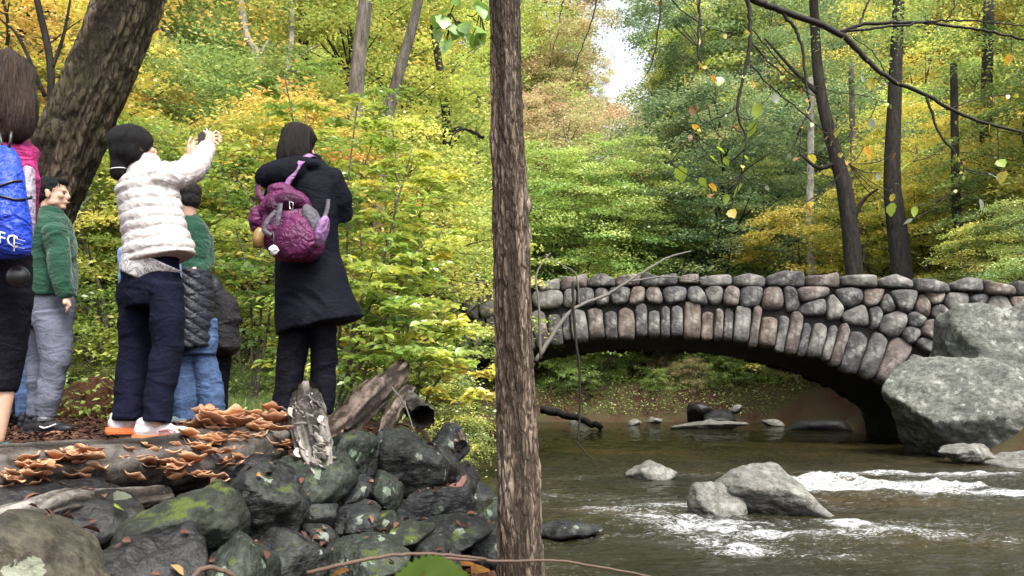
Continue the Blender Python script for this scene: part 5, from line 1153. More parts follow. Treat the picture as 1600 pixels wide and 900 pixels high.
def head_parts(c, yaw, pitch=0.0, s=1.0, roll=0.0):
    M = Matrix.Rotation(yaw, 3, 'Z') @ Matrix.Rotation(pitch, 3, 'X') @ Matrix.Rotation(roll, 3, 'Y')
    T = lambda p: Vector(c) + M @ (Vector(p) * s)
    E = lambda p, r, n=16, m=11: ellipsoid(T(p), [x * s for x in r], M, n, m)
    sh = [E((0, -.014, .035), (.074, .094, .080)), E((0, .02, -.03), (.060, .068, .080)), E((0, .058, -.090), (.027, .026, .020)), E((0, .093, -.018), (.012, .018, .020)), E((0, .086, .006), (.009, .014, .022)),
          E((0, .075, .022), (.048, .016, .012)), E((0, .083, -.058), (.021, .012, .012)), E((.040, .062, -.02), (.022, .02, .022)), E((-.040, .062, -.02), (.022, .02, .022)), E((.048, .01, -.062), (.014, .04, .026)), E((-.048, .01, -.062), (.014, .04, .026))]
    for sx in (-1, 1): sh += [E((sx * .076, -.006, -.012), (.010, .019, .032)), E((sx * .079, -.012, .004), (.010, .016, .016))]
    return sh, T, M
def short_hair(T, M, s=1.0, low=0.0):
    E = lambda p, r: ellipsoid(T(p), [x * s for x in r], M, 18, 12)
    return [E((0, -.026, .050), (.083, .096, .080)), E((0, -.058, -.005 + low), (.070, .058, .070)), E((0, .052, .088), (.052, .038, .026)), E((.066, -.012, .028), (.016, .035, .035)), E((-.066, -.012, .028), (.016, .035, .035))]
def jitter(me, amp, freq, seed, st=(1, 1, 1)):
    displace(me, lambda V, N: amp * fbm(V * np.array(st) * freq, 3, seed))
def wrinkle(me, amp=0.006, seed=1, f=(7, 7, 16), mask=None):
    def fn(V, N):
        w = vnoise(V * 3.1, seed + 9); r = 1 - np.abs(vnoise(V * np.array(f) + w[:, None] * 1.4, seed)) * 2; d = amp * (r * 0.8 + 0.5 * vnoise(V * 11, seed + 2))
        return d * (mask(V) if mask else 1.0)
    displace(me, fn)
def secs(D, rows):
    """rows of (px, py, dy, ra_px, rb_m)"""
    return [(at(a, b, D + c), ra * mpp(D), rb) for a, b, c, ra, rb in rows]
def dome(rows, end=True):
    """add shrunk end sections so lofts close round"""
    (p0, a0, b0), (p1, _, _) = rows[0], rows[1]; (q0, a1, b1), (q1, _, _) = rows[-1], rows[-2]
    t0 = (Vector(p0) - Vector(p1)).normalized(); t1 = (Vector(q0) - Vector(q1)).normalized(); r0 = min(a0, b0); r1 = min(a1, b1)
    return [(Vector(p0) + t0 * r0 * 0.5, a0 * 0.55, b0 * 0.55)] + rows + ([(Vector(q0) + t1 * r1 * 0.5, a1 * 0.55, b1 * 0.55)] if end else [])
def limb(D, rows, n=16): return loft(dome([(at(a, b, D + c), r, r) for a, b, c, r in rows]), n)
def fingers(D, wrist, palm, tips, thumb, r=0.0085):
    """wrist/palm: (px,py,dy); tips: list of polylines; thumb polyline"""
    W = at(wrist[0], wrist[1], D + wrist[2]); Pm = at(palm[0], palm[1], D + palm[2]); t = (Pm - W).normalized()
    sh = [loft(dome([(W - t * 0.03, .024, .026), (W, .024, .028), (W.lerp(Pm, 0.6), .022, .038), (Pm, .018, .042)]), 14)]
    for tp in tips + [thumb]:
        q = [at(a, b, D + c) for a, b, c in tp]; sh.append(loft(dome([(p, r * (1.1 - 0.12 * i), r * (1.1 - 0.12 * i)) for i, p in enumerate(q)]), 10))
    return sh
def person(px, feet_y, D, label):
    p = at(px, feet_y, D); o = empty('person', (p.x, p.y, gz(p.x, p.y))); tag(o, label, 'person', 'walkers on the bank'); return o
def child(name, me, m, par):
    me.transform(Matrix.Translation(-Vector(par.location))); o = obj(name, me, m, par); return o
def child2(name, me, m, part, root):
    me.transform(Matrix.Translation(-Vector(root.location))); return obj(name, me, m, part)
def shoe(par, p, ang, m, sole_m, L=0.27, accent=None, h=1.0, yawtilt=0):
    d = Vector((math.cos(ang), math.sin(ang), 0)); s = Vector((-d.y, d.x, 0)); z0 = gz(p.x, p.y) if p.z < 0.2 else p.z; k = L / 0.27
    def T(a, b, c): return Vector((p.x, p.y, z0)) + d * (a * k) + s * (b * k) + Vector((0, 0, c * k))
    M = Matrix((d, s, Vector((0, 0, 1)))).transposed()
    up = [ellipsoid(T(-.03, 0, .055), (.06 * k, .038 * k, .05 * k * h), M), ellipsoid(T(.035, 0, .055), (.075 * k, .041 * k, .04 * k), M), ellipsoid(T(.12, 0, .043), (.06 * k, .044 * k, .03 * k), M), ellipsoid(T(-.04, 0, .09), (.042 * k, .036 * k, .03 * k * h), M)]
    o = child('shoe', fuse(up, 0.006, 5, 'shoe'), m, par)
    V = []; F = []; n = 24
    for zz, sc in ((0.0, 0.96), (0.012, 1.0), (0.03, 0.98)):
        for i in range(n):
            a = 2 * math.pi * i / n; w_ = (0.045 if math.cos(a) > 0 else 0.040) * sc; V.append(T(0.04 + 0.14 * sc * math.cos(a) * (1 if math.cos(a) > 0 else 0.98), w_ * math.copysign(abs(math.sin(a)) ** 0.8, math.sin(a)), zz + (0.012 * max(0, math.cos(a) - 0.6) if zz < 0.02 else 0.006 * math.cos(a) ** 2)))
    for j in range(2):
        for i in range(n): F.append((j * n + i, j * n + (i + 1) % n, (j + 1) * n + (i + 1) % n, (j + 1) * n + i))
    F += [tuple(reversed(range(n))), tuple(range(2 * n, 3 * n))]
    mb = MB(); mb.add(V, F); child2('sole', mb.mesh('sole', False), sole_m, o, par)
    if accent:
        for (pts, m_) in accent:
            mb = MB(); mb.add(*tube([T(*q) for q in pts], [0.006 * k * (1 - abs(i / (len(pts) - 1) - 0.35)) for i in range(len(pts))], 6)); child2('stripe', mb.mesh('stripe'), m_, o, par)
    return o
def eyes(T, s, par, glasses=False):
    for sx in (-1, 1):
        mb = MB(); mb.add(*ellipsoid(T((sx * .031, .076, .002)), (.011, .009, .006))); child('eye', mb.mesh('eye'), EYE, par)
    mb = MB(); mb.add(*ellipsoid(T((0, .092, -.058)), (.016, .007, .006))); child('lips', mb.mesh('lips'), LIP, par)
    if glasses:
        mb = MB()
        for sx in (-1, 1):
            ring = [T((sx * (.032 + .022 * math.cos(a)), .098, .004 + .016 * math.sin(a))) for a in np.linspace(0, 6.283, 15)]; mb.add(*tube(ring, [.0022] * 15, 5, False))
            mb.add(*tube([T((sx * .054, .097, .008)), T((sx * .082, .04, .012)), T((sx * .086, -.01, .008))], [.0025] * 3, 5))
        mb.add(*tube([T((-.01, .099, .006)), T((.01, .099, .006))], [.002] * 2, 5)); child('glasses', mb.mesh('glasses'), EYE, par)
NAVY = cloth_mat('navy_trousers', (0.0045, 0.005, 0.016), 0.85, bump=0.22, spec=0.12); BLACKT = cloth_mat('black_trousers', (0.004, 0.004, 0.008), 0.8, bump=0.3, spec=0.12)
WHITE_P = cloth_mat('white_puffer', (0.44, 0.415, 0.40), 0.5, 300, 0.25, 0.06, spec=0.35); GREENP = cloth_mat('green_pullover', (0.011, 0.052, 0.030), 0.9, bump=0.4, sheen=0.2)
GREYS = cloth_mat('grey_sweatpants', (0.105, 0.112, 0.15), 0.9, bump=0.25); JEANS = cloth_mat('blue_jeans', (0.06, 0.10, 0.20), 0.9, 600, 0.3, 0.35); COAT = cloth_mat('dark_coat', (0.003, 0.0035, 0.008), 0.8, bump=0.2, spec=0.12)
QUILT = cloth_mat('quilted_navy', (0.012, 0.013, 0.022), 0.5, 300, 0.3, 0.2, spec=0.35); PURPLE = cloth_mat('purple_nylon', (0.085, 0.008, 0.055), 0.55, 300, 0.5, 0.3, spec=0.35); PURPD = cloth_mat('dark_plum_nylon', (0.038, 0.004, 0.026), 0.55, 300, 0.5, 0.3)
LILAC = cloth_mat('lilac_nylon', (0.25, 0.13, 0.28), 0.6, bump=0.4); GREYN = cloth_mat('grey_nylon', (0.075, 0.072, 0.088), 0.6, bump=0.4); PINK = cloth_mat('magenta_jacket', (0.33, 0.022, 0.13), 0.6, bump=0.45); GREYJ = cloth_mat('grey_jacket_panel', (0.33, 0.30, 0.36), 0.65, bump=0.4)
BLUEB = cloth_mat('royal_blue_bag', (0.012, 0.045, 0.42), 0.5, 300, 0.55, 0.2, spec=0.35); OLIVET = cloth_mat('olive_trousers', (0.03, 0.03, 0.022), 0.9); LBLUE = cloth_mat('light_blue_shirt', (0.16, 0.26, 0.45), 0.85); CHAR = cloth_mat('charcoal_jacket', (0.02, 0.019, 0.021), 0.85, bump=0.5)
SHW = cloth_mat('white_mesh_shoe', (0.48, 0.44, 0.45), 0.7, 500, 0.3, 0.2); SHO = plain('orange_sole', (0.75, 0.16, 0.05), 0.5); SHB = plain('black_shoe', (0.012, 0.012, 0.014), 0.5); SHBS = plain('dark_sole', (0.02, 0.02, 0.022), 0.6); WHT = plain('white_print', (0.75, 0.75, 0.75), 0.5); SHG = plain('grey_shoe', (0.13, 0.15, 0.17), 0.6); PINKA = plain('pink_stripe', (0.7, 0.2, 0.25), 0.5); TEAL = plain('teal_shoe', (0.03, 0.22, 0.22), 0.5)
g = NG('lace_print'); n = g.noise(g.coord('Object'), 24, 4, 0.7, 1.2); LACE = g.done(g.pbr(g.ramp(n, [(0.44, (0.62, 0.6, 0.6)), (0.52, (0.12, 0.12, 0.13)), (0.58, (0.6, 0.58, 0.58))]), 0.8))
METAL = plain('steel', (0.5, 0.5, 0.5), 0.3, 0.5, 1.0); BLKP = plain('black_plastic', (0.01, 0.01, 0.011), 0.35, 0.5); SILV = plain('silver_edge', (0.6, 0.6, 0.62), 0.35, 0.5, 0.6)
def torso_body(D, head_c, headyaw, pitch, s, spine, arms, legs, voxel=0.010, roll=0.0):
    hp, T, M = head_parts(head_c, headyaw, pitch, s, roll)
    nk = T((0, -.03, -.07)); nb = Vector(at(*spine[0][:2], D + spine[0][2]))
    sh = hp + [loft([(nk + Vector((0, 0, .03)), .048, .05), (nk, .049, .052), (nk.lerp(nb, .6), .05, .054), (nb, .065, .06), (nb - Vector((0, 0, .04)), .09, .06)], 16)]
    sh.append(loft(dome([(at(a, b, D + c), ra * 0.86, rb * 0.86) for a, b, c, ra, rb in spine]), 20))
    for a in arms: sh.append(limb(D, [(*q[:3], q[3] * (0.72 if i < len(a) - 1 else 0.92)) for i, q in enumerate(a)], 12))
    for l in legs: sh.append(limb(D, [(*q[:3], q[3] * 0.8) for q in l], 14))
    return sh, T, M
def strands(hm, n, L, seed, root, mtl, name='strands', w=0.0022):
    rg = np.random.default_rng(seed); V = getco(hm); N = getno(hm); bt = BVHTree.FromPolygons([Vector(v) for v in V], [p.vertices[:] for p in hm.polygons]); top = Vector(V[np.argmax(V[:, 2])]); top.x = V[:, 0].mean(); top.y = V[:, 1].mean()
    VV = []; FF = []
    for i in rg.integers(0, len(V), n):
        p = Vector(V[i]); no = Vector(N[i]); jit = Vector(rg.normal(0, .12, 3)); ln = L * rg.uniform(.5, 1.1); pts = []
        for k in range(7):
            gdir = Vector((0, 0, -1)) + jit + (p - top).normalized() * .5; t = gdir - no * gdir.dot(no)
            if t.length < 1e-4: break
            t.normalize(); s_ = t.cross(no).normalized() * w * (1 - .1 * k); off = no * (.0015 + .0035 * abs(jit.x) * 6); pts.append((p + off - s_, p + off + s_)); p = p + t * ln / 6; q = bt.find_nearest(p)
            if q[0] is None: break
            p = q[0].lerp(p, .25); no = q[1]
        if len(pts) > 2:
            o = len(VV)
            for a, b in pts: VV += [a, b]
            FF += [(o + 2 * k, o + 2 * k + 1, o + 2 * k + 3, o + 2 * k + 2) for k in range(len(pts) - 1)]
    mb = MB(); mb.add(VV, FF); return child(name, mb.mesh(name), mtl, root)
# --- P4 : white puffer, taking a picture
def white_puffer_person():
    D = 3.95; yaw = R(-50); r = person(222, 690, D, 'person in a white puffer jacket and navy trousers raising a phone')
    hc = at(213, 231, D)
    spine = [(222, 268, .03, .08, .065), (226, 300, .03, .15, .09), (232, 350, .02, .135, .09), (238, 400, 0, .13, .095), (236, 440, 0, .145, .105), (236, 462, 0, .12, .09)]
    armR = [(256, 276, -.08, .052), (304, 266, .10, .043), (315, 246, .19, .037), (324, 228, .26, .027)]
    armL = [(205, 282, .14, .05), (258, 292, .42, .042), (284, 268, .46, .036), (297, 246, .48, .026)]
    legL = [(213, 455, .07, .085), (213, 545, .08, .06), (206, 590, .06, .057), (200, 668, .04, .042)]; legR = [(258, 455, -.06, .085), (261, 545, -.04, .06), (252, 590, -.06, .057), (243, 668, -.08, .042)]
    sh, T, M = torso_body(D, hc, R(-46), R(8), 0.98, spine, [armR, armL], [legL, legR], roll=0)
    body = fuse(sh, 0.008, 2, 'body')
    hR = fingers(D, (325, 226, .27), (330, 213, .32), [[(330, 211, .31), (338, 205, .33), (344, 209, .31)], [(332, 214, .31), (341, 211, .32), (346, 216, .30)], [(332, 218, .30), (341, 217, .31), (345, 222, .29)], [(331, 221, .30), (338, 223, .30), (341, 226, .28)]], [(328, 216, .29), (322, 208, .29), (318, 204, .30)])
    hL = fingers(D, (297, 246, .48), (298, 232, .49), [[(299, 229, .49), (303, 219, .50), (308, 216, .50)], [(300, 231, .49), (305, 224, .50), (309, 222, .50)], [(300, 234, .49), (306, 229, .49), (309, 228, .49)], [(299, 237, .48), (305, 234, .48), (308, 233, .48)]], [(295, 233, .47), (295, 222, .47), (299, 214, .48)])
    bm = bmesh.new(); bm.from_mesh(body); hm = fuse(hR + hL, 0.0042, 2, 'hands'); bm.from_mesh(hm); bm.to_mesh(body); bm.free(); body.polygons.foreach_set('use_smooth', np.ones(len(body.polygons), bool))
    child('body', body, SKIN, r); eyes(T, 1, r)
    hr = [ellipsoid(T((0, -.03, .032)), (.100, .108, .092), M, 24, 16), ellipsoid(T((0, -.048, -.02)), (.093, .085, .085), M, 24, 16), loft(dome([(T((0, -.07, -.05)), .07, .052), (T((0, -.09, -.10)), .05, .04), (T((0, -.105, -.16)), .036, .03)]), 14)]
    hm = fuse(hr, 0.008, 4, 'hair'); jitter(hm, .004, 30, 3, (1, 1, .25)); strands(hm, 1100, .12, 1, r, HAIR_BLACK); child('hair', hm, HAIR_BLACK, r)
    mb = MB(); mb.add(*tube([T((.047 * math.cos(a), -.10 + .040 * math.sin(a), -.125)) for a in np.linspace(0, 6.2832, 20)], [.0025] * 20, 6, False)); child('hair_tie', mb.mesh('hair_tie'), WHT, r)
    jk = [loft(dome(secs(D, [(228, 254, .02, 27, .075), (228, 270, .03, 42, .10), (229, 292, .02, 51, .135), (236, 330, .01, 52, .14), (242, 370, 0, 54, .145), (248, 396, -.02, 59, .155), (250, 408, -.02, 60, .155)]), False), 26, R(-25)),
          limb(D, [(246, 280, -.06, .085), (275, 274, .0, .078), (303, 267, .10, .070), (316, 246, .19, .060), (325, 228, .255, .046)], 18), limb(D, [(208, 284, .12, .08), (258, 292, .42, .07), (284, 268, .46, .058), (296, 250, .475, .044)], 16),
          loft(secs(D, [(222, 262, .02, 24, .07), (219, 250, .02, 25, .07), (218, 243, .02, 22, .062)]), 18)]
    jm = fuse(jk, 0.008, 5, 'jacket'); arm = [np.array(at(*q[:2], D + q[2])) for q in armR]
    def puff(V, N):
        a = arm[0]; e = arm[1]; t = np.clip(((V - a) @ (e - a)) / ((e - a) @ (e - a)), 0, 1); dA = np.linalg.norm(V - (a + t[:, None] * (e - a)), axis=1)
        f = arm[3]; t2 = np.clip(((V - e) @ (f - e)) / ((f - e) @ (f - e)), 0, 1); dB = np.linalg.norm(V - (e + t2[:, None] * (f - e)), axis=1)
        onarm = (np.minimum(dA, dB) < 0.088) & (V[:, 0] > at(262, 300, D).x)
        sa = np.where(dA < dB, t * np.linalg.norm(e - a), np.linalg.norm(e - a) + t2 * np.linalg.norm(f - e))
        st = V[:, 2] - 0.16 * V[:, 0] + 0.016 * vnoise(V * 5, 3) + 0.006 * vnoise(V * 14, 4)
        b = np.where(onarm, 0.45 * np.abs(np.sin(np.pi * sa / 0.075)) ** 0.6, np.abs(np.sin(np.pi * st / 0.058)) ** 0.55)
        return 0.0105 * (1 + 0.5 * vnoise(V * 6, 12)) * (b - 0.55) + 0.006 * vnoise(V * 11, 8) + 0.006 * (1 - b) * vnoise(V * (45, 45, 12), 5)
    displace(jm, puff); child('jacket', jm, WHITE_P, r)
    child('shirt_hem', fuse([loft(secs(D, [(240, 402, -.02, 51, .142), (230, 420, -.02, 44, .135), (222, 436, -.02, 34, .125)]), 26, R(-25))], 0.008, 2, 'shirt_hem'), LACE, r)
    tm = fuse([loft(secs(D, [(238, 402, 0, 46, .12), (236, 430, 0, 48, .13), (236, 462, 0, 47, .13), (236, 480, 0, 40, .12)]), 24, R(-25)), loft(secs(D, [(212, 445, .05, 25, .10), (212, 500, .06, 25, .098), (212, 545, .07, 23, .082), (205, 600, .06, 23, .078), (199, 657, .04, 22, .075)]), 20), loft(secs(D, [(260, 445, -.05, 24, .10), (262, 500, -.05, 23, .098), (262, 545, -.05, 22, .082), (252, 600, -.06, 21, .078), (243, 659, -.08, 20, .075)]), 20)], 0.009, 3, 'trousers')
    wrinkle(tm, .008, 5, (6, 6, 11)); child('trousers', tm, NAVY, r)
    for (x, y, dy) in ((196, 689, .04), (238, 691, -.08)):
        p = at(x, y, D + dy); p.z = gz(p.x, p.y) + 0.012; shoe(r, p, R(32), SHW, SHO, 0.27, [([(.02, -.042, .05), (.06, -.046, .06), (.10, -.044, .045)], PINKA)])
    # phone held in both hands
    fwd = Vector((math.sin(R(50)), math.cos(R(50)), .10)).normalized(); lat = Vector((math.cos(R(-50)), math.sin(R(-50)), 0)); up = lat.cross(fwd) * 1.0; c = at(317, 215, D + .37)
    ph = empty('smartphone', c); tag(ph, 'dark phone with a silver edge held up in both hands', 'phone'); M3 = Matrix((lat, fwd, up)).transposed().to_4x4()
    for nm, hs, m_, dz in (('case', (.075, .0045, .038), SILV, 0), ('screen', (.071, .001, .035), BLKP, -.0052)):
        bm = bmesh.new(); bmesh.ops.create_cube(bm, size=2); bmesh.ops.scale(bm, vec=hs, verts=bm.verts); bmesh.ops.bevel(bm, geom=bm.edges[:] , offset=min(hs) * .7, segments=2, affect='EDGES') if nm == 'case' else None
        bmesh.ops.transform(bm, matrix=M3 @ Matrix.Translation((0, dz, 0)), verts=bm.verts); me = bpy.data.meshes.new(nm); bm.to_mesh(me); bm.free(); obj(nm, me, m_, ph)
white_puffer_person()
# --- P8 : dark coat with purple backpack
def coat_person():
    D = 4.4; r = person(478, 650, D, 'person in a long dark hooded coat seen from behind')
    hc = at(469, 229, D + .02)
    spine = [(474, 268, .02, .08, .065), (476, 295, .02, .15, .09), (478, 345, .02, .13, .085), (480, 400, .02, .12, .09), (482, 450, .02, .14, .10), (482, 470, .02, .11, .09)]
    arms = [[(520, 275, .02, .05), (537, 335, .05, .042), (524, 330, .20, .036), (505, 320, .28, .026)], [(432, 282, .05, .05), (424, 345, .12, .042), (445, 335, .26, .036), (462, 325, .32, .026)]]
    legs = [[(458, 465, .02, .085), (455, 555, .03, .06), (448, 645, .02, .042)], [(503, 465, .02, .085), (505, 555, .05, .06), (505, 645, .05, .042)]]
    sh, T, M = torso_body(D, hc, R(-30), R(-12), 0.98, spine, arms, legs)
    child('body', fuse(sh + fingers(D, (505, 320, .28), (495, 312, .32), [[(494, 310, .32), (488, 302, .34), (485, 298, .33)], [(496, 309, .32), (492, 300, .34), (489, 296, .33)], [(498, 308, .32), (496, 299, .34), (493, 295, .33)], [(500, 308, .32), (499, 300, .33), (497, 297, .33)]], [(494, 315, .31), (488, 312, .31), (484, 308, .31)]), 0.009, 2, 'body'), SKIN, r); eyes(T, 1, r)
    hr = short_hair(T, M, 1.08) + [loft(dome([(T((0, -.035, .04)), .092, .092), (T((0, -.035, -.04)), .098, .088), (T((0, -.03, -.10)), .096, .078), (T((.015, -.02, -.145)), .082, .06)]), 18)]
    hm = fuse(hr, 0.008, 3, 'hair'); jitter(hm, .006, 34, 3, (1, 1, .2)); strands(hm, 1300, .16, 2, r, HAIR_DKBR); child('hair', hm, HAIR_DKBR, r)
    ck = [loft(dome(secs(D, [(476, 256, .02, 30, .075), (478, 270, .02, 46, .11), (479, 295, .02, 54, .135), (479, 345, .02, 51, .135), (480, 400, .02, 50, .135), (487, 450, .02, 59, .155), (494, 490, .02, 67, .175), (498, 510, .02, 70, .185)]), False), 28),
          limb(D, [(516, 276, .02, .075), (530, 305, .03, .07), (536, 336, .06, .064), (522, 331, .20, .052), (508, 322, .27, .042)], 16), limb(D, [(436, 284, .05, .075), (424, 345, .12, .064), (444, 336, .26, .052), (458, 327, .31, .042)], 16),
          ellipsoid(at(438, 272, D - .10), (.155, .085, .085), Matrix.Rotation(R(-12), 3, 'Y')), ellipsoid(at(470, 258, D - .06), (.12, .08, .05)), loft(secs(D, [(474, 262, .02, 31, .08), (471, 252, .02, 31, .08), (470, 246, .02, 27, .07)]), 18)]
    cm = fuse(ck, 0.009, 4, 'coat'); wrinkle(cm, .010, 21, (6, 6, 3)); displace(cm, lambda V, N: .009 * np.sin(V[:, 0] * 38 + 2 * vnoise(V * 3, 4)) * sstep(1.75, 1.45, V[:, 2])); child('coat', cm, COAT, r)
    tm = fuse([loft(secs(D, [(482, 420, .02, 42, .12), (482, 470, .02, 44, .12), (482, 490, .02, 40, .11)]), 20), loft(secs(D, [(460, 470, .02, 24, .10), (457, 555, .03, 23, .08), (448, 610, .02, 19, .066), (444, 642, .02, 18, .062)]), 18), loft(secs(D, [(504, 470, .03, 23, .10), (506, 555, .05, 20, .08), (505, 610, .05, 18, .066), (504, 648, .05, 17, .062)]), 18)], 0.009, 3, 'trousers')
    wrinkle(tm, .007, 23, (6, 6, 11)); child('trousers', tm, BLACKT, r)
    for (x, y, dy) in ((446, 652, .02), (508, 655, .05)):
        p = at(x, y, D + dy); p.z = gz(p.x, p.y) + 0.01; shoe(r, p, R(58), SHG, SHBS)
    # backpack
    c = at(450, 352, D - .24); bp = empty('backpack', c); tag(bp, 'purple and grey backpack slung on the dark coat', 'backpack')
    E = lambda x, y, dy, rx, ry, rz, rot=0: ellipsoid(at(x, y, D - .24 + dy), (rx * mpp(D), ry, rz * mpp(D)), Matrix.Rotation(R(rot), 3, 'Y'))
    bm_ = fuse([E(455, 362, .05, 48, .10, 46, 18), E(445, 325, .06, 40, .085, 30), E(472, 385, .04, 36, .09, 24), E(402, 342, .07, 11, .05, 22), E(440, 300, .07, 22, .07, 12)], 0.008, 5, 'pack'); wrinkle(bm_, .009, 31, (7, 7, 9)); o = child('pack_body', bm_, PURPLE, bp)
    fp = fuse([E(462, 374, -.03, 34, .06, 30, 22), E(470, 352, -.02, 22, .05, 12, 30)], 0.008, 3, 'pocket'); wrinkle(fp, .010, 33, (10, 10, 10)); child('front_pocket', fp, PURPLE, bp)
    fp = fuse([E(452, 316, .0, 24, .06, 15, 10), E(430, 326, .0, 12, .05, 20, -20)], 0.008, 3, 'flap'); wrinkle(fp, .010, 34, (10, 10, 10)); child('top_flap', fp, PURPD, bp)
    fp = fuse([E(488, 345, .0, 13, .055, 27, -24)], 0.008, 3, 'mesh'); wrinkle(fp, .006, 35, (10, 10, 10)); child('side_pocket', fp, GREYN, bp)
    fp = fuse([E(503, 362, .0, 9, .07, 26, 14)], 0.007, 3, 'panel'); child('side_panel', fp, LILAC, bp)
    def band(pts, hw, m, name):
        P = catmull([at(a, b, D - .24 + d) for a, b, d in pts], 6); V = []; F = []
        for i, p in enumerate(P):
            t = (P[min(i + 1, len(P) - 1)] - P[max(i - 1, 0)]).normalized(); s_ = t.cross(Vector((0, -1, 0))).normalized(); nn = s_.cross(t)
            V += [p - s_ * hw, p + s_ * hw, p + s_ * hw + nn * .004, p - s_ * hw + nn * .004]
        for i in range(len(P) - 1):
            for k in range(4): a = i * 4; F.append((a + k, a + (k + 1) % 4, a + 4 + (k + 1) % 4, a + 4 + k))
        mb = MB(); mb.add(V, F); return child(name, mb.mesh(name), m, bp)
    band([(446, 292, .08), (456, 276, .08), (470, 254, .10), (484, 243, .16), (494, 246, .26)], .016, LILAC, 'shoulder_strap'); band([(410, 312, .02), (404, 300, .06), (404, 288, .12)], .016, PURPLE, 'shoulder_strap'); band([(505, 345, .05), (511, 328, .08), (513, 312, .14)], .012, GREYN, 'shoulder_strap')
    band([(432, 330, -.10), (418, 345, -.13), (413, 360, -.13), (424, 368, -.14)], .013, GREYN, 'webbing'); band([(438, 318, -.10), (436, 335, -.12), (432, 352, -.13)], .014, GREYN, 'webbing')
    mb = MB(); mb.add(*tube([at(a, b, D - .24 + d) for a, b, d in ((427, 362, -.14), (428, 372, -.15), (428, 386, -.14))], [.0022] * 3, 5)); child('cord', mb.mesh('cord'), GREYN, bp)
    pm = fuse([ellipsoid(at(428, 391, D - .38), (.027, .027, .025))], .006, 1, 'pompom'); jitter(pm, .006, 90, 3); child('pompom', pm, WHT, bp)
    mb = MB(); mb.add(*tube([at(a, b, D - .30) for a, b in ((404, 386), (403, 372), (406, 362), (407, 356))], [.03, .03, .028, .015], 12)); child('bottle', mb.mesh('bottle'), plain('amber_bottle', (0.25, 0.15, 0.05), 0.25, 0.5), bp)
    mb = MB(); mb.add(*tube([at(a, b, D - .36) for a, b in ((452, 314), (458, 317), (458, 327), (453, 326), (452, 314))], [.003] * 5, 5)); child('carabiner', mb.mesh('carabiner'), METAL, bp)
coat_person()
